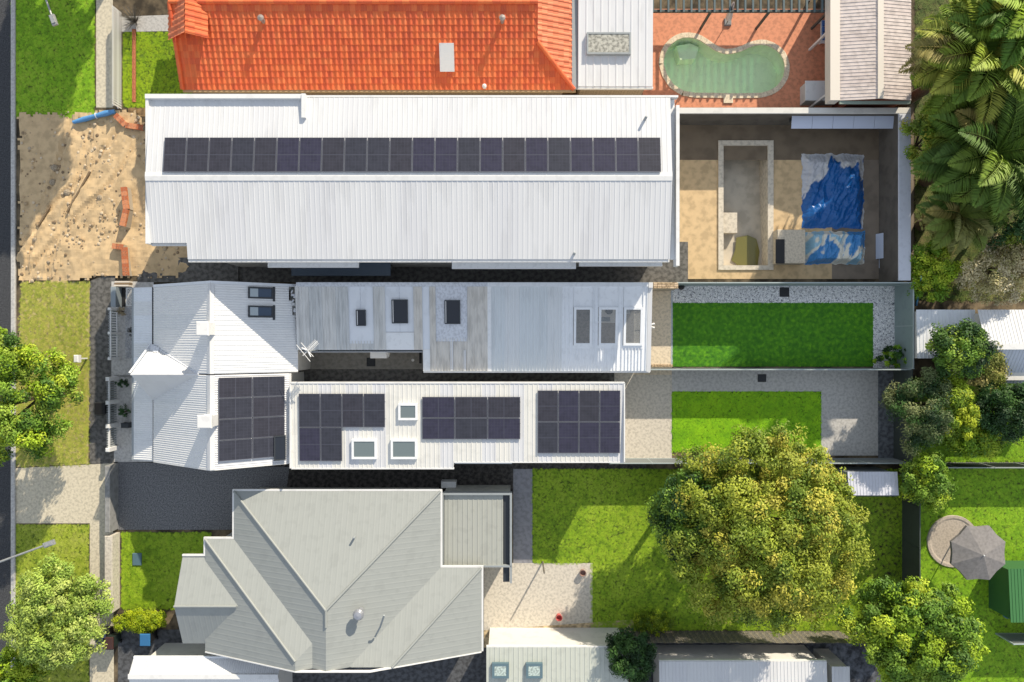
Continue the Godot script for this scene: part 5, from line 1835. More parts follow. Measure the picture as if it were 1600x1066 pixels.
# ------------------------------------------------------------------ twin house below the lot
func build_twin_house() -> void:
	var zP := 1.78; var zS := 6.72
	var xr := -15.7; var hr := 5.5; var xE := -12.3; var xW := -20.0; var hW := 2.95
	var sl := 0.6
	var hE := hr - sl * (xE - xr)
	var t := thing("twin_terrace_house", "white roofed house with solar panels below the narrow lot", "house", Vector3(-8, 0, 4.2))
	var wm := M("render_white")
	box_part("wall", Vector3(xW + 0.2, 0, zP + 0.05), Vector3(xE - 0.2, 2.85, zS - 0.15), wm, t)
	var gw := MB.new()
	gw.tri(Vector3(xW + 0.2, 2.85, zS - 0.15), Vector3(xE - 0.2, 2.85, zS - 0.15), Vector3(xr, hr - 0.15, zS - 0.15))
	obj("gable_wall", gw, wm, t)
	var ms := [M("corr_a"), M("corr_b"), M("corr_a")]
	var ro := group_part("roof", t)
	sheets(ro, "corr", Vector3(xr, hr, zP), Vector3(xr, hr, zS), Vector3(xE, hE, zP), 0.125, 0.022, [M("white_roof2"), M("white_roof")])
	sheets(ro, "corr", Vector3(xr, hr, zP), Vector3(xr, hr, zS), Vector3(xW, hW, zP), 0.125, 0.022, ms)
	sheets(ro, "corr", Vector3(xW - 0.14, 2.78, zP), Vector3(xW - 0.14, 2.78, zS), Vector3(-21.4, 2.42, zP), 0.125, 0.022, [M("corr_a"), M("corr_b")])
	var rp := MB.new()
	for s in [-1, 1]:
		rp.para(Vector3(xr, hr + 0.05, zP), Vector3(0.2 * s, -0.12, 0), Vector3(0, 0, zS - zP), Vector3(0, 0.012, 0))
	obj("ridge_cap", rp, M("white_roof"), t)
	for s in [[xE, hE], [xW, hW]]:
		var bb := MB.new()
		bb.para(Vector3(xr, hr + 0.03, zS), Vector3(s[0] - xr, s[1] - hr, 0), Vector3(0, -0.16, 0), Vector3(0, 0, 0.04))
		obj("barge_board", bb, M("white_trim"), t)
	box_part("gutter", Vector3(-21.52, 2.32, zP), Vector3(-21.4, 2.42, zS), M("fence_grey"), t)
	box_part("gutter", Vector3(xE, hE - 0.1, zP), Vector3(xE + 0.12, hE, zS), M("white_trim"), t)
	for z in [zP + 0.2, zS - 0.2]:
		box_part("verandah_post", Vector3(-21.42, 0, z - 0.05), Vector3(-21.32, 2.36, z + 0.05), M("white_trim"), t)
	obj("verandah_slab", b_(Vector3(-21.6, 0, zP + 0.05), Vector3(xW + 0.2, 0.18, zS - 0.05)), M("concrete_grey"), t)
	# its half of the street gable, turned away from the sun
	var gz := 1.78; var gh := 5.0; var gx := -20.12
	var vx := xr - (hr - gh) / 0.593
	var ga := MB.new()
	ga.tri(Vector3(gx, gh, gz), Vector3(gx, 2.92, 3.28), Vector3(vx, gh, gz))
	ga.tri(Vector3(gx, 2.92, 3.28), Vector3(xW + 0.05, hW + 0.06, 3.28), Vector3(vx, gh, gz))
	obj("street_gable_roof", ga, M("white_roof"), t)
	var gg := MB.new()
	gg.tri(Vector3(gx + 0.02, 2.85, 0.27), Vector3(gx + 0.02, 2.85, 3.26), Vector3(gx + 0.02, gh - 0.04, gz - 0.02))
	obj("gable_wall", gg, wm, t)
	var rc2 := MB.new()
	rc2.tube([Vector3(gx, gh + 0.02, gz - 0.01), Vector3(vx, gh + 0.02, gz - 0.01)], [0.05, 0.05], 8)
	obj("ridge_cap", rc2, M("white_roof"), t)
	# chimney
	var chp := obj("chimney", b_(Vector3(-16.0, 4.9, 3.82), Vector3(-15.35, 6.15, 4.4)), M("white_trim"), t)
	obj("cap", cb_(Vector3(-16.05, 6.15, 3.77), Vector3(-15.3, 6.32, 4.45), 0.04), M("white_trim"), chp)
	var dn := Vector3(1, -sl, 0).normalized()
	var nn := Vector3(sl, 1, 0).normalized()
	solar_array("eight solar panels on the sloping front roof below the lot", Vector3(-15.38, hr - sl * 0.32, 1.92) + nn * 0.03, dn, Vector3(0, 0, 1), 2, 4, 1.69, 1.1, true)
	skylight(t, Vector3(-13.0, hr - sl * 2.7, 5.15) + nn * 0.13, dn * 0.62, Vector3(0, 0, 1.35), 0.09, 0.06, M("dark_frame"), M("dark_glass"), 0.03)
	# ---------------------------------------------------------------- rear wing
	var x0 := -12.06; var xm := -3.2; var x1 := 6.1
	var z0 := 2.3; var za := 6.95; var zb := 6.6
	var h := 3.7
	box_part("wall", Vector3(x0 + 0.1, 0, z0 + 0.1), Vector3(xm, h - 0.2, za - 0.1), wm, t)
	box_part("wall", Vector3(xm, 0, z0 + 0.1), Vector3(x1 - 0.1, h - 0.2, zb - 0.1), wm, t)
	var rr := group_part("roof", t)
	var cr := [M("cream_roof"), M("cream_roof"), M("white_roof2")]
	sheets(rr, "trim", Vector3(x0, h + 0.08, z0), Vector3(xm, h + 0.08, z0), Vector3(x0, h - 0.08, za), 0.25, 0.02, cr)
	sheets(rr, "trim", Vector3(xm, h + 0.08, z0), Vector3(x1, h + 0.08, z0), Vector3(xm, h - 0.07, zb), 0.25, 0.02, cr)
	for q in [[x0 - 0.05, z0 - 0.06, x1 + 0.05, z0 + 0.02], [x0 - 0.05, za, xm + 0.02, za + 0.08], [xm + 0.02, zb, x1 + 0.05, zb + 0.08]]:
		obj("fascia", b_(Vector3(q[0], h - 0.25, q[1]), Vector3(q[2], h + 0.12 if q[1] < 3 else h - 0.06, q[3])), M("white_trim"), t)
	obj("fascia", b_(Vector3(x0 - 0.07, h - 0.25, z0), Vector3(x0, h + 0.12, za)), M("white_trim"), t)
	obj("fascia", b_(Vector3(x1, h - 0.25, z0), Vector3(x1 + 0.07, h + 0.12, zb)), M("white_trim"), t)
	var aw := at(712, 712, 2.6)
	obj("window_awning", b_(Vector3(at(711, 700, 2.6).x, 2.5, zb - 0.1), Vector3(at(800, 700, 2.6).x, 2.58, at(711, 725, 2.6).z)), M("zinc_mid"), t)
	var ff := func(px: float, py: float) -> Vector3:
		var p := at(px, py, h)
		return Vector3(p.x, h + 0.08 - 0.0345 * (p.z - z0) + 0.02, p.z)
	var dz := Vector3(0, -0.0345, 1).normalized()
	solar_array("six solar panels in an L on the lower white roof", ff.call(468, 615), Vector3.RIGHT, dz, 4, 1, 1.178, 1.86, false, [[0, 1], [1, 1]])
	solar_array("six solar panels in two rows on the middle of lower white roof", ff.call(660, 620), Vector3.RIGHT, dz, 3, 2, 1.79, 1.17, true)
	solar_array("eight solar panels in two rows at the right end of lower white roof", ff.call(840, 610), Vector3.RIGHT, dz, 4, 2, 1.13, 1.73, false)
	for q in [[623, 630, 653, 656], [550, 686, 589, 717], [611, 686, 652, 717]]:
		var a: Vector3 = ff.call(q[0], q[1]); var b: Vector3 = ff.call(q[2], q[3])
		skylight(t, a, Vector3(b.x - a.x, 0, 0), b - a - Vector3(b.x - a.x, 0, 0), 0.16, 0.12, M("zinc_new"), M("grey_glass"), 0.03)
	# ground of the side passages
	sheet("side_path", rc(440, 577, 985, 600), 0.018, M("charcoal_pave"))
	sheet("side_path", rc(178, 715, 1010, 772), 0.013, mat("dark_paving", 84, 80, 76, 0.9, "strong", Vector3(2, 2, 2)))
	var ac := thing("air_conditioner", "white air conditioner on the ground in the shaded passage", "air conditioner", at(702, 754), "outdoor air conditioners")
	obj("case", cb_(at(691, 749) + Vector3(0, 0.08, 0), at(714, 759) + Vector3(0, 0.75, 0), 0.03), M("white_plastic"), ac)
	obj("foot", b_(at(694, 748.5) + Vector3(0, 0.013, 0), at(697, 759.5) + Vector3(0, 0.08, 0)), M("dark_frame"), ac)
	obj("foot", b_(at(708, 748.5) + Vector3(0, 0.013, 0), at(711, 759.5) + Vector3(0, 0.08, 0)), M("dark_frame"), ac)
	# street garden of the twin house
	sheet("front_path", rc(178, 586, 240, 722), 0.02, M("concrete_grey"))
	var f := thing("front_fence", "pale grey front fence of the solar panelled house", "fence", at(184, 650), "front fences")
	for i in 4:
		obj("post", cb_(at(181, 588 + i * 36), at(187, 594 + i * 36) + Vector3(0, 1.1, 0), 0.03), M("white_trim"), f)
	for i in 3:
		obj("rail", b_(at(183, 594 + i * 36) + Vector3(0, 0.85, 0), at(185, 624 + i * 36) + Vector3(0, 0.93, 0)), M("white_trim"), f)
		for k in 8:
			obj("picket", b_(at(182.2, 596 + i * 36 + k * 3.6) + Vector3(0, 0.08, 0), at(183, 598.2 + i * 36 + k * 3.6) + Vector3(0, 1.02, 0)), M("fence_grey"), f)
	shrub("potted_shrub", "round dark green shrub just below the narrow lot's front path", "shrub", at(198, 598), Vector3(0.3, 0.38, 0.3), 22, 40, 0.07, 0.035, 0.13, cl([[30, 66, 28], [44, 84, 34]]), 74, "front garden shrubs")
	shrub("potted_shrub", "round dark green shrub midway along the pale front fence", "shrub", at(199, 642), Vector3(0.32, 0.4, 0.3), 22, 40, 0.07, 0.035, 0.13, cl([[34, 70, 28], [50, 92, 38]]), 75, "front garden shrubs")
	var pot := thing("plant_pot", "empty dark square pot behind the pale front fence", "pot", at(200, 664))
	obj("pot", cb_(at(194, 660), at(206, 668) + Vector3(0, 0.4, 0), 0.03), M("dark_frame"), pot)

func build_twin_garden() -> void:
	sheet("paving", rc(960, 577, 1050, 722), 0.019, M("concrete"))
	sheet("paving", rc(1050, 577, 1283, 612), 0.021, M("concrete_grey"))
	sheet("paving", rc(1283, 577, 1372, 712), 0.021, M("concrete_grey"))
	sheet("ground_strip", rc(1372, 577, 1397, 716), 0.017, mat("bed_grey", 120, 124, 130, 0.9, "mid", Vector3(2, 2, 2)))
	lawn("soft green lawn of the solar panelled house", rc(1050, 612, 1283, 706), 0.024, 600, 0.05, 0.09, M("turf_base"), cl([[112, 172, 12], [140, 200, 14], [164, 216, 22]]), 64)
	grate("black drain grate beside the low grey fence", at(1184, 585), at(1197, 597), 0.026)
	metal_fence("dark metal fence at the far end of the lower lawn", at(1397, 577), at(1397, 716), 1.9, M("fence_dark"), M("fence_dark"))
	metal_fence("grey metal fence along the lower side of the soft lawn", at(947, 717), at(1397, 717), 1.6, M("fence_grey"), M("post_sage"))

# ------------------------------------------------------------------ grey hipped house
func build_grey_house() -> void:
	var t := thing("grey_hipped_house", "large house with pale grey hipped roof at bottom left", "house", Vector3(-10, 0, 13))
	var B := 100.0
	var rects := [
		[-15.5, -3.99, 8.37, 30.0, 3.0, 0.4, -B, B, -B, 17.3],
		[-13.2, -1.7, 12.64, 34.0, 3.0, 0.4, -B, B, -B, 17.3],
		[-17.1, -5.6, 11.04, 32.0, 3.0, 0.4, -B, B, -B, 17.3],
		[-26.0, -8.0, 12.0, 16.9, 2.9, 0.4, -18.4, B, -B, 17.3],
	]
	var faces := hip_faces(rects)
	for f in faces:
		obj("roof_plane", ribbed_face(f[0], f[1], 0.30, 0.004), M("grey_roof"), t)
	# hip and ridge capping where faces meet is drawn by thin rolls
	var cap := M("grey_roof")
	for s in [[Vector3(-15.5, 3.02, 8.37), Vector3(-9.745, 5.32, 14.12)], [Vector3(-3.99, 3.02, 8.37), Vector3(-9.745, 5.32, 14.12)], [Vector3(-9.745, 5.32, 14.12), Vector3(-9.745, 5.32, 15.0)], [Vector3(-1.7, 3.02, 12.64), Vector3(-6.36, 4.88, 17.3)], [Vector3(-17.1, 3.02, 11.04), Vector3(-11.35, 5.32, 16.79)], [Vector3(-18.4, 3.9, 14.45), Vector3(-15.0, 3.9, 14.45)]]:
		var r := MB.new()
		r.tube([s[0], s[1]], [0.07, 0.07], 7)
		obj("hip_cap", r, cap, t)
	var wm := mat("weatherboard", 196, 196, 188, 0.8, "soft", Vector3(3, 1, 3))
	for q in [[-15.1, 8.8, -4.4, 17.1], [-4.4, 13.0, -2.1, 17.1], [-16.7, 11.4, -15.1, 17.1], [-18.1, 12.4, -16.7, 16.5]]:
		box_part("wall", Vector3(q[0], 0, q[1]), Vector3(q[2], 2.9, q[3]), wm, t)
	for q in [[-15.6, 8.27, -3.9, 8.37], [-3.99, 12.54, -1.6, 12.64], [-17.2, 10.94, -15.5, 11.04], [-18.4, 11.9, -17.1, 12.0]]:
		box_part("gutter", Vector3(q[0], 2.86, q[1]), Vector3(q[2], 2.98, q[3]), M("white_trim"), t)
	for q in [[-3.99, 8.37, -3.89, 12.54], [-1.7, 12.64, -1.6, 17.3], [-15.6, 8.37, -15.5, 10.94], [-17.2, 11.04, -17.1, 11.9]]:
		box_part("gutter", Vector3(q[0], 2.86, q[1]), Vector3(q[2], 2.98, q[3]), M("white_trim"), t)
	# south barge
	for q in [[Vector3(-1.7, 3.03, 17.3), Vector3(-7.45, 5.33, 17.3)], [Vector3(-7.45, 5.33, 17.3), Vector3(-11.35, 5.33, 17.3)], [Vector3(-11.35, 5.33, 17.3), Vector3(-17.1, 3.03, 17.3)]]:
		var r := MB.new()
		r.para(q[0], q[1] - q[0], Vector3(0, -0.18, 0), Vector3(0, 0, 0.06))
		obj("barge_board", r, M("white_trim"), t)
	# roof fittings
	var vent := MB.new()
	vent.lathe(at(562, 957, 5.0), [[0.0, -0.3], [0.16, -0.3], [0.16, 0.12], [0.27, 0.2], [0.3, 0.36], [0.2, 0.5], [0.0, 0.56]], 14)
	obj("whirly_vent", vent, mat("vent_steel", 176, 178, 184, 0.35, "", Vector3.ONE, 0.6), t)
	var pipe := MB.new()
	pipe.tube([at(586, 995, 4.5), at(594, 980, 5.0), at(600, 962, 5.5)], [0.05, 0.05, 0.05], 7)
	obj("flue_pipe", pipe, M("fence_grey"), t)
	var vp := MB.new()
	vp.lathe(at(554, 839, 4.1), [[0.0, -0.1], [0.06, -0.1], [0.06, 0.25], [0.0, 0.28]], 9)
	obj("vent_pipe", vp, M("fence_grey"), t)
	# low flat roof on its right side
	var e := thing("flat_roof_lean_to", "low flat grey roof attached right of the hipped house", "building", at(745, 830))
	var a := at(690, 770, 2.5); var b := at(800, 886, 2.5)
	box_part("wall", Vector3(a.x + 0.1, 0, a.z + 0.1), Vector3(b.x - 0.1, 2.35, b.z - 0.1), wm, e)
	sheets(e, "trim", Vector3(a.x + 0.15, 2.42, a.z + 0.12), Vector3(at(786, 800, 2.5).x, 2.42, a.z + 0.12), Vector3(a.x + 0.15, 2.5, b.z - 0.1), 0.25, 0.02, [mat("lean_to_grey", 166, 168, 160, 0.55, "faint", Vector3(4, 4, 4))])
	for q in [[a.x, a.z, b.x, a.z + 0.12], [a.x, b.z - 0.1, b.x, b.z]]:
		obj("parapet", b_(Vector3(q[0], 2.2, q[1]), Vector3(q[2], 2.6, q[3])), M("fence_grey"), e)
	obj("parapet", b_(Vector3(a.x, 2.2, a.z + 0.12), Vector3(a.x + 0.12, 2.6, b.z - 0.1)), M("fence_grey"), e)
	obj("box_gutter", b_(Vector3(at(786, 800, 2.5).x, 2.1, a.z + 0.12), Vector3(b.x - 0.14, 2.36, b.z + 0.9)), M("dark_frame"), e)
	obj("parapet", b_(Vector3(b.x - 0.12, 2.2, a.z + 0.12), Vector3(b.x, 2.6, b.z + 0.9)), M("fence_grey"), e)
	# carport drive in front of the house and its shaded lawn
	sheet("driveway", [[184, 722], [452, 730], [440, 828], [184, 828]], 0.02, M("asphalt_dark"))
	lawn("shaded front lawn of the grey hipped house", [[190, 832], [330, 832], [330, 952], [190, 952]], 0.018, 300, 0.07, 0.12, M("soil_green"), cl([[110, 146, 22], [140, 178, 30], [164, 194, 40], [170, 196, 58]]), 65)
	var ht := thing("inspection_cover", "square blue grey cover in the shaded front lawn", "cover", at(215, 873))
	obj("cover", cb_(at(208, 864) + Vector3(0, 0.05, 0), at(222, 883) + Vector3(0, 0.12, 0), 0.02), mat("cover_blue", 84, 112, 124, 0.6), ht)
	var fw := thing("front_wall", "low pale front wall before the shaded lawn and drive", "wall", at(183, 840))
	obj("wall_length", cb_(at(177, 724), at(185, 826) + Vector3(0, 0.9, 0), 0.03), M("render_grey"), fw)
	obj("wall_length", cb_(at(175, 832), at(187, 950) + Vector3(0, 0.8, 0), 0.03), M("concrete"), fw)
	var he := shrub("clipped_hedge", "bright yellow green clipped hedge beside the front lawn", "hedge", at(227, 965), Vector3(1.75, 0.5, 0.6), 420, 60, 0.08, 0.05, 0.24, cl([[150, 170, 12], [176, 190, 16], [128, 152, 14]]), 76)

# ------------------------------------------------------------------ lots along the bottom edge
func build_south_lots() -> void:
	# lawn, path and patio right of the grey house
	sheet("garden_path", [[802, 733], [832, 733], [832, 885], [802, 885]], 0.016, mat("path_grey", 150, 150, 156, 0.9, "soft", Vector3(2, 2, 2)))
	lawn("open lawn between the grey house and the big tree", [[832, 733], [1420, 733], [1420, 985], [925, 985], [925, 880], [832, 880]], 0.018, 260, 0.06, 0.11, M("soil_green"), cl([[110, 146, 22], [140, 178, 30], [164, 194, 40], [170, 196, 58]]), 67)
	sheet("patio", [[756, 880], [926, 880], [926, 985], [756, 985]], 0.022, M("concrete"))
	sheet("patio", [[756, 985], [990, 968], [992, 1012], [756, 1012]], 0.026, mat("sandstone", 214, 190, 150, 0.85, "mid", Vector3(2, 2, 2)))
	var ps := thing("clothes_post", "thin grey clothes line post on the pale patio", "post", at(800, 972))
	var pm := MB.new()
	pm.tube([at(848, 878), at(848, 878) + Vector3(0, 2.0, 0)], [0.05, 0.05], 8)
	obj("post", pm, M("timber_grey"), ps)
	for q in [[910, 893, 0.35, [150, 120, 110], "small brown pot near the patio's upper corner"], [873, 962, 0.4, [196, 96, 92], "small pink pot on the lower patio"]]:
		var p := thing("patio_pot", q[4], "pot", at(q[0], q[1]), "patio pots")
		var m := MB.new()
		m.lathe(at(q[0], q[1]), [[0.0, 0.02], [0.14, 0.02], [0.2, q[2]], [0.17, q[2]], [0.15, 0.1], [0.0, 0.1]], 14)
		obj("pot", m, mat(q[4], q[3][0], q[3][1], q[3][2], 0.7), p)
	shrub("clipped_bush", "yellow green bush at the lower corner of open lawn", "shrub", at(1018, 968), Vector3(1.3, 0.6, 0.6), 70, 60, 0.08, 0.05, 0.25, cl([[120, 140, 14], [150, 166, 20], [84, 110, 16]]), 77)
	# timber fences
	var tg := [M("timber_grey"), mat("timber_grey2", 120, 116, 110, 0.85, "mid", Vector3(0.4, 2, 0.4)), mat("timber_grey3", 140, 132, 118, 0.85, "mid", Vector3(0.4, 2, 0.4))]
	paling_fence("weathered paling fence along the bottom of the open lawn", at(985, 987), at(1400, 987), 1.6, tg)
	metal_fence("dark fence beside the shaded strip right of the big tree", at(1410, 722), at(1410, 905), 1.8, M("fence_dark"), M("fence_dark"))
	# white shed
	var s := thing("garden_shed", "small shed with white metal roof right of the big tree", "shed", at(1365, 755))
	var a := at(1326, 738, 2.3); var b := at(1404, 774, 2.3)
	box_part("wall", Vector3(a.x + 0.1, 0, a.z + 0.1), Vector3(b.x - 0.1, 2.15, b.z - 0.1), M("fence_grey"), s)
	sheets(s, "trim", Vector3(a.x, 2.2, a.z), Vector3(b.x, 2.2, a.z), Vector3(a.x, 2.35, b.z), 0.19, 0.02, [mat("shed_white", 206, 208, 218, 0.45, "faint", Vector3(2, 2, 2))])
	box_part("gutter", Vector3(a.x, 2.1, b.z), Vector3(b.x, 2.2, b.z + 0.1), M("fence_dark"), s)
	# dark strip below the shed: the passage's shade is put into its colour
	sheet("ground_strip", rc(1340, 780, 1408, 985), 0.024, mat("passage_shade", 66, 58, 46, 0.95, "strong", Vector3(2, 2, 2)))
	# shaded lane and roofs at the bottom edge
	sheet("laneway", [[985, 990], [1400, 990], [1400, 1100], [985, 1100]], 0.02, mat("lane", 104, 108, 116, 0.9, "strong", Vector3(4, 4, 4)))
	var w := thing("white_roofed_outbuilding", "white metal roofed outbuilding cut by the bottom edge", "building", at(1160, 1060))
	var wa := at(1030, 1034, 2.6); var wb := at(1292, 1034, 2.6)
	box_part("wall", Vector3(wa.x + 0.2, 0, wa.z + 0.2), Vector3(wb.x - 0.2, 2.45, 26), M("render_white"), w)
	sheets(w, "trim", Vector3(wa.x, 2.6, wa.z), Vector3(wb.x, 2.6, wa.z), Vector3(wa.x, 3.1, 26), 0.19, 0.02, [M("white_roof"), M("white_roof2")])
	box_part("fascia", Vector3(wa.x, 2.4, wa.z - 0.05), Vector3(wb.x, 2.58, wa.z), M("white_trim"), w)
	var w2 := thing("small_white_outbuilding", "narrow white roofed shed beside the dark wall at bottom edge", "shed", at(1318, 1060))
	var w2a := at(1300, 1042, 2.5); var w2b := at(1328, 1042, 2.5)
	box_part("wall", Vector3(w2a.x + 0.05, 0, w2a.z + 0.1), Vector3(w2b.x - 0.05, 2.4, 26), M("render_white"), w2)
	sheets(w2, "trim", Vector3(w2a.x, 2.5, w2a.z), Vector3(w2b.x, 2.5, w2a.z), Vector3(w2a.x, 2.8, 26), 0.19, 0.02, [M("white_roof2")])
	# pale roof with two skylights
	var p := thing("pale_flat_roofed_house", "pale flat roofed building with two small skylights at bottom edge", "building", at(850, 1050))
	var pa := at(760, 1012, 3.0); var pb := at(982, 1012, 3.0)
	box_part("wall", Vector3(pa.x + 0.1, 0, pa.z + 0.15), Vector3(pb.x - 0.1, 2.85, 26), M("render_white"), p)
	sheets(p, "trim", Vector3(pa.x, 3.0, pa.z), Vector3(pb.x, 3.0, pa.z), Vector3(pa.x, 3.2, 26), 0.25, 0.02, [mat("sage_roof", 190, 194, 184, 0.5, "faint", Vector3(3, 3, 3))])
	box_part("fascia", Vector3(pa.x, 2.8, pa.z - 0.06), Vector3(pb.x, 3.0, pa.z), M("white_trim"), p)
	for q in [[769, 795], [822, 848]]:
		var sa := at(q[0], 1037, 3.2); var sb := at(q[1], 1060, 3.2)
		skylight(p, Vector3(sa.x, 3.03, sa.z), Vector3(sb.x - sa.x, 0, 0), Vector3(0, 0.03, sb.z - sa.z), 0.2, 0.13, mat("sky_frame_blue", 92, 116, 126, 0.5), mat("opal_cool", 196, 212, 206, 0.25, "mid", Vector3(1, 1, 1)), 0.03)
	# white and grey gable at the bottom left corner
	var g := thing("white_gabled_cottage", "cottage with white and grey gable roof at bottom left corner", "house", at(300, 1050))
	var rz := at(300, 1032, 4.0).z
	var gx0 := at(198, 1040, 3.0).x; var gx1 := at(752, 1060, 3.0).x
	var ra := Vector3(at(238, 1010, 4.1).x, 4.1, 17.55)
	# ridge runs slightly off square, as seen on the photograph
	var zN := 17.75
	box_part("wall", Vector3(gx0 + 0.6, 0, zN + 0.4), Vector3(-13.2, 2.7, 25), M("render_white"), g)
	sheets(g, "corr", Vector3(gx0 + 0.3, 2.9, zN), Vector3(-12.9, 2.9, zN), Vector3(gx0 + 0.3, 3.4, zN + 0.75), 0.125, 0.022, [M("white_roof")])
	sheets(g, "corr", Vector3(-12.9, 2.25, zN + 4.5), Vector3(gx0 + 0.3, 2.25, zN + 4.5), Vector3(-12.9, 3.4, zN + 0.75), 0.125, 0.022, [M("corr_a")])
	obj("ridge_cap", b_(Vector3(gx0 + 0.3, 3.39, zN + 0.62), Vector3(-12.9, 3.45, zN + 0.88)), M("white_trim"), g)
	obj("gutter", b_(Vector3(gx0 + 0.3, 2.78, zN - 0.12), Vector3(-12.9, 2.9, zN)), M("zinc_pan"), g)
	sheet("side_path", [[184, 984], [800, 984], [800, 1100], [184, 1100]], 0.011, mat("dark_lane", 92, 94, 98, 0.9, "mid", Vector3(2, 2, 2)))

# ------------------------------------------------------------------ lots beyond the back fences
func build_east_lots() -> void:
	lawn("rough garden grass under the palms beyond the back fences", [[1430, -60], [1760, -60], [1760, 470], [1430, 470]], 0.012, 90, 0.1, 0.2, mat("leaf_litter", 96, 92, 54, 0.95, "strong", Vector3(4, 4, 4)), cl([[60, 84, 24], [96, 116, 40], [140, 132, 84]]), 68)
	lawn("green back lawn around the octagonal canopy", [[1414, 730], [1760, 730], [1760, 1100], [1414, 1100]], 0.016, 220, 0.07, 0.12, M("soil_green"), cl([[118, 166, 22], [144, 192, 28], [166, 204, 44]]), 69)
	lawn("shaded garden grass beyond the dark back fence", [[1400, 590], [1760, 590], [1760, 722], [1400, 722]], 0.014, 220, 0.07, 0.12, M("soil_green"), cl([[118, 166, 22], [144, 192, 28], [166, 204, 44]]), 70)
	# white roofed shed
	var s := thing("white_roofed_shed", "white roofed shed beyond the back fence at right edge", "shed", at(1570, 540))
	var a := at(1528, 484, 2.8); var b := at(1700, 600, 2.8)
	var zr := at(1560, 542, 3.5).z
	box_part("wall", Vector3(a.x + 0.2, 0, a.z + 0.2), Vector3(b.x, 2.7, b.z - 0.2), M("render_white"), s)
	sheets(s, "trim", Vector3(a.x, 2.8, a.z), Vector3(b.x, 2.8, a.z), Vector3(a.x, 3.5, zr), 0.19, 0.02, [M("white_roof")])
	sheets(s, "trim", Vector3(a.x, 2.35, b.z), Vector3(b.x, 2.35, b.z), Vector3(a.x, 3.5, zr), 0.19, 0.02, [mat("shed_slope_shade", 200, 206, 216, 0.45, "faint", Vector3(2, 2, 2))])  # bluer white: the shade on this slope is put into its colour
	box_part("ridge_cap", Vector3(a.x, 3.49, zr - 0.15), Vector3(b.x, 3.54, zr + 0.15), M("white_trim"), s)
	# low outbuilding beside it
	var c := thing("low_white_outbuilding", "low pale outbuilding between back fence and white shed", "building", at(1470, 505))
	var ca := at(1432, 484, 2.2); var cb := at(1524, 560, 2.2)
	box_part("wall", Vector3(ca.x + 0.1, 0, ca.z + 0.1), Vector3(cb.x - 0.1, 2.1, cb.z), M("render_white"), c)
	sheets(c, "trim", Vector3(ca.x, 2.2, ca.z), Vector3(cb.x, 2.2, ca.z), Vector3(ca.x, 2.3, cb.z), 0.19, 0.02, [M("zinc_pan")])
	# blue hose pipe
	var hp := thing("blue_pipe", "blue plastic pipe lying along the back fence", "pipe", at(1436, 450))
	var hm := MB.new()
	hm.tube([at(1443, 405, 0.3), at(1438, 440, 0.25), at(1432, 478, 0.3)], [0.06, 0.06, 0.06], 8)
	obj("pipe", hm, mat("pipe_blue", 60, 130, 180, 0.5), hp)
	metal_fence("grey fence between the shaded garden and the octagonal canopy's lawn", at(1414, 724), at(1700, 724), 1.5, M("fence_dark"), M("fence_grey"))
	# octagonal canopy over a round pale terrace
	var tc := foot(1533, 866, 2.5)
	var t := thing("garden_parasol", "octagonal grey canopy standing on the green back lawn", "parasol", tc)
	var n8 := 8
	for i in n8:
		var a0 := TAU * (i + 0.5) / n8; var a1 := TAU * (i + 1.5) / n8
		var p0 := tc + Vector3(cos(a0) * 1.66, 2.3, sin(a0) * 1.66); var p1 := tc + Vector3(cos(a1) * 1.66, 2.3, sin(a1) * 1.66)
		var top := tc + Vector3(0, 2.75, 0)
		var cm := MB.new()
		var mid := (p0 + p1) * 0.5 + (tc + Vector3(0, 2.3, 0) - (p0 + p1) * 0.5) * 0.04
		cm.tri(top, mid, p0)
		cm.tri(top, p1, mid)
		cm.quad(p0, mid, mid - Vector3(0, 0.16, 0), p0 - Vector3(0, 0.16, 0))
		cm.quad(mid, p1, p1 - Vector3(0, 0.16, 0), mid - Vector3(0, 0.16, 0))
		obj("canopy_panel", cm, mat("canopy_grey", 138, 134, 132, 0.8, "soft", Vector3(1.5, 1.5, 1.5)), t)
		var rb := MB.new()
		rb.tube([top - Vector3(0, 0.04, 0), p0 - Vector3(0, 0.03, 0)], [0.02, 0.015], 5)
		obj("rib", rb, M("zinc_new"), t)
	var pl := MB.new()
	pl.tube([tc, tc + Vector3(0, 2.8, 0)], [0.04, 0.035], 8)
	obj("pole", pl, M("zinc_new"), t)
	var sm := MB.new()
	sm.lathe(tc, [[0.0, 0.06], [1.3, 0.06], [1.4, 0.1], [1.55, 0.1], [1.58, 0.0]], 36)
	struct("terrace", sm, mat("pit_sand", 190, 178, 164, 0.95, "soft", Vector3(1, 1, 1)))
	# green playhouse and blue tub
	var ph := thing("green_cubby", "green metal cubby house at the right edge of lawn", "cubby house", at(1590, 930))
	var pa := at(1578, 890, 1.9); var pb := at(1680, 972, 1.9)
	box_part("wall", Vector3(pa.x + 0.1, 0, pa.z + 0.1), Vector3(pb.x, 1.75, pb.z - 0.1), mat("cubby_green", 58, 106, 62, 0.6), ph)
	sheets(ph, "trim", Vector3(pa.x, 1.8, pa.z), Vector3(pb.x, 1.8, pa.z), Vector3(pa.x, 2.0, pb.z), 0.19, 0.02, [mat("cubby_roof", 64, 118, 66, 0.5)])
	var tub := thing("blue_tub", "small blue tub beside the green cubby house", "tub", at(1570, 954))
	var tm := MB.new()
	tm.lathe(at(1570, 954), [[0.0, 0.02], [0.26, 0.02], [0.34, 0.34], [0.37, 0.34], [0.37, 0.3], [0.3, 0.06], [0.0, 0.06]], 18)
	obj("tub", tm, mat("tub_blue", 50, 110, 160, 0.5), tub)
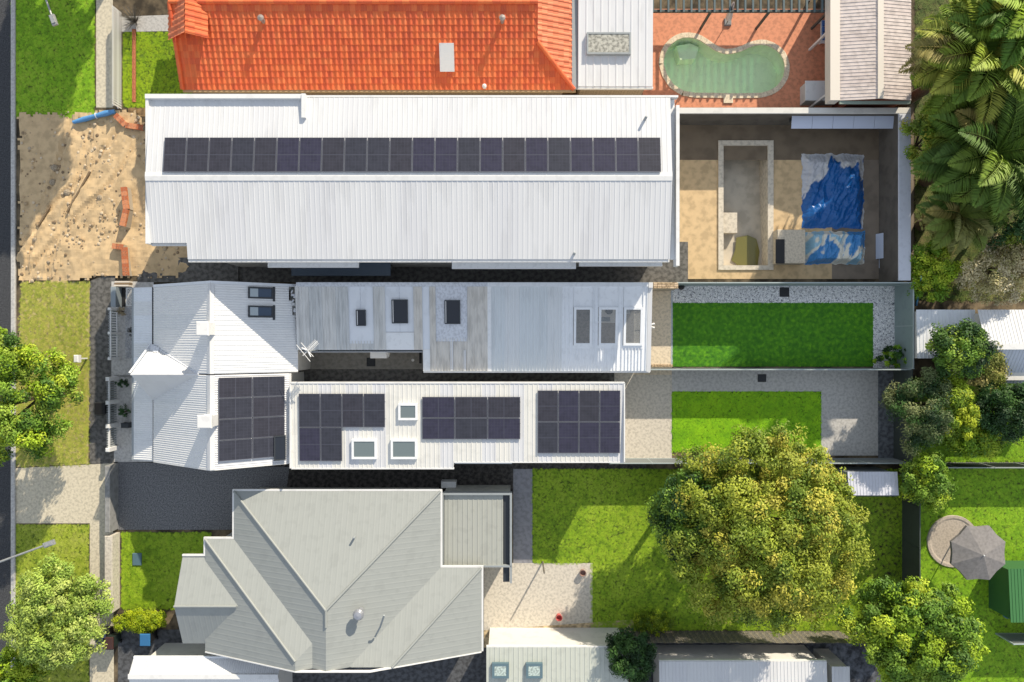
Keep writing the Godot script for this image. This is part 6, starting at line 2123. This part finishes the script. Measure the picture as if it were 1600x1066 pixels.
	metal_fence("pale fence along the bottom of the octagonal canopy's lawn", at(1556, 990), at(1700, 990), 1.5, M("fence_grey"), M("post_sage"))

# ------------------------------------------------------------------ trees
func build_trees() -> void:
	var olive := cl([[128, 148, 42], [156, 166, 52], [184, 180, 66], [108, 132, 38], [146, 160, 46]])
	var mid := cl([[96, 134, 36], [126, 160, 48], [150, 176, 58], [78, 114, 34]])
	var lime := cl([[128, 160, 28], [156, 184, 34], [178, 196, 50], [100, 138, 28]])
	var deep := cl([[34, 64, 28], [46, 82, 34], [62, 98, 36]])
	var sage := cl([[104, 118, 72], [128, 136, 84], [84, 104, 56]])
	tree("spreading_tree", "large rounded olive yellow tree over the lower back lawn", foot(1186, 820, 5.0), Vector2(0.0, 0.0), 5.0, Vector3(5.5, 3.9, 5.5), 900, 110, 0.17, 0.08, 0.6, olive, 101, "", 0.35)
	tree("garden_tree", "big bushy green tree at bottom right corner", foot(1425, 990, 3.6), Vector2(0.0, 0.0), 3.6, Vector3(3.9, 2.7, 3.2), 360, 120, 0.17, 0.08, 0.5, mid + lime, 102, "", 0.25)
	tree("street_tree", "leafy street tree on the verge at left edge", foot(28, 622, 3.6), Vector2(0.0, 0.0), 3.6, Vector3(3.3, 2.5, 3.9), 280, 100, 0.17, 0.08, 0.5, lime + mid, 103, "street trees", 0.2)
	tree("street_tree", "rounded pale green street tree at lower left", foot(92, 955, 3.2), Vector2(0.0, 0.0), 3.2, Vector3(2.7, 2.2, 2.9), 230, 100, 0.16, 0.07, 0.45, cl([[144, 172, 70], [166, 188, 84], [180, 196, 100]]), 104, "street trees", 0.17)
	tree("street_tree", "small green tree in the bottom left corner", foot(30, 1055, 2.6), Vector2(0.0, 0.0), 2.6, Vector3(1.6, 1.5, 1.5), 110, 90, 0.15, 0.07, 0.4, lime, 105, "street trees", 0.12)
	tree("garden_tree", "dark leafy tree between the back fence and white shed", foot(1492, 545, 3.2), Vector2(0, 0), 3.2, Vector3(1.7, 1.7, 1.5), 120, 90, 0.16, 0.08, 0.45, deep + mid, 106, "trees beyond the back fences", 0.14)
	tree("garden_tree", "tan green tree touching the white shed's left edge", foot(1528, 575, 2.6), Vector2(0, 0), 2.6, Vector3(1.3, 1.3, 1.5), 80, 80, 0.14, 0.06, 0.4, cl([[150, 146, 70], [120, 128, 48], [170, 158, 90]]), 107, "trees beyond the back fences", 0.12)
	tree("garden_tree", "greyish sage tree just behind the dark fence", foot(1432, 640, 2.9), Vector2(0, 0), 2.9, Vector3(1.8, 1.7, 2.6), 150, 90, 0.14, 0.05, 0.45, sage + deep, 108, "trees beyond the back fences", 0.14)
	tree("garden_tree", "bright yellow green tree in the shaded back garden", foot(1490, 640, 2.9), Vector2(0, 0), 2.9, Vector3(1.1, 1.4, 2.2), 110, 90, 0.15, 0.07, 0.4, cl([[140, 164, 24], [166, 180, 30], [110, 140, 26]]), 109, "trees beyond the back fences", 0.13)
	tree("garden_tree", "lime coloured bush tree above the grey cross fence", foot(1530, 685, 2.2), Vector2(0, 0), 2.2, Vector3(1.8, 1.2, 1.1), 110, 90, 0.15, 0.07, 0.4, lime, 110, "trees beyond the back fences", 0.13)
	tree("garden_tree", "dark green tree at right edge below the white shed", foot(1575, 640, 3.0), Vector2(0, 0), 3.0, Vector3(2.2, 1.9, 1.6), 150, 90, 0.15, 0.07, 0.45, deep, 111, "trees beyond the back fences", 0.14)
	tree("garden_tree", "straggly green tree at the corner below the grey cross fence", foot(1448, 752, 2.6), Vector2(0, 0), 2.6, Vector3(1.5, 1.4, 1.7), 90, 80, 0.15, 0.07, 0.4, mid + lime, 112, "trees beyond the back fences", 0.12)
	tree("garden_tree", "grey brown bushy tree right of the fence under the palms", foot(1560, 420, 2.8), Vector2(0, 0), 2.8, Vector3(2.3, 1.6, 1.9), 130, 80, 0.14, 0.06, 0.45, cl([[198, 186, 146], [176, 168, 116], [214, 202, 166]]), 113, "trees beyond the back fences", 0.14)
	tree("garden_tree", "yellow green bush against the back fence below the palms", foot(1455, 425, 1.9), Vector2(0, 0), 1.9, Vector3(1.4, 1.3, 1.7), 90, 80, 0.14, 0.07, 0.4, lime, 114, "trees beyond the back fences", 0.1)
	tree("dark_conifer", "dark green tree beside the pale roof at bottom edge", foot(985, 1020, 2.9), Vector2(0, 0), 2.9, Vector3(1.4, 1.7, 1.5), 90, 90, 0.18, 0.05, 0.4, deep, 115, "", 0.12)
	palm("tall palm with arching fronds in the upper right", foot(1535, 85, 7.0), Vector2(0.0, 0.0), 7.0, 58, 4.0, cl([[124, 152, 46], [152, 172, 58], [104, 136, 40], [172, 178, 70]]), 121)
	palm("tall palm cut by the upper right corner", foot(1605, 20, 8.0), Vector2(0.0, 0.0), 8.0, 54, 3.9, cl([[118, 156, 44], [146, 176, 52], [96, 136, 40]]), 122)
	palm("lower dark green palm below the two tall ones", foot(1555, 240, 6.0), Vector2(0.0, 0.0), 6.0, 56, 4.1, cl([[84, 116, 42], [104, 136, 48], [124, 150, 54]]), 123)
	palm("small drooping palm above the grey brown bushy tree", foot(1500, 335, 3.6), Vector2(0.0, 0.0), 3.6, 40, 2.6, cl([[96, 124, 50], [126, 146, 60], [150, 152, 84]]), 125)
	tree("garden_tree", "olive tree between the beige garage and the tall palms", foot(1455, 215, 3.0), Vector2(0, 0), 3.0, Vector3(1.3, 1.6, 2.4), 130, 90, 0.16, 0.07, 0.45, mid + olive, 126, "trees beyond the back fences", 0.14)
	tree("garden_tree", "dark green tree left of the large olive yellow crown", foot(1080, 800, 4.6), Vector2(0, 0), 4.6, Vector3(2.2, 2.4, 2.5), 230, 110, 0.16, 0.07, 0.5, deep + mid, 127, "", 0.2)
	tree("neighbour_tree", "dark tree crown at the right edge among the palms", foot(1600, 330, 3.6), Vector2(0, 0), 3.6, Vector3(2.6, 2.2, 2.8), 170, 90, 0.16, 0.07, 0.5, deep + mid, 124, "trees beyond the back fences", 0.18)
	# street trees just beyond the top edge throw the shade on the upper verge
	tree("verge_tree", "tall street tree just beyond the top left of the photograph", Vector3(-22.6, 0, -27.9), Vector2(0, 0), 6.2, Vector3(2.6, 3.0, 4.6), 520, 100, 0.34, 0.2, 0.6, mid, 131, "", 0.3)
	tree("verge_tree", "second street tree beyond the top left edge", Vector3(-22.4, 0, -25.2), Vector2(0, 0), 8.0, Vector3(3.7, 3.0, 3.6), 480, 100, 0.34, 0.2, 0.6, mid, 132, "", 0.3)
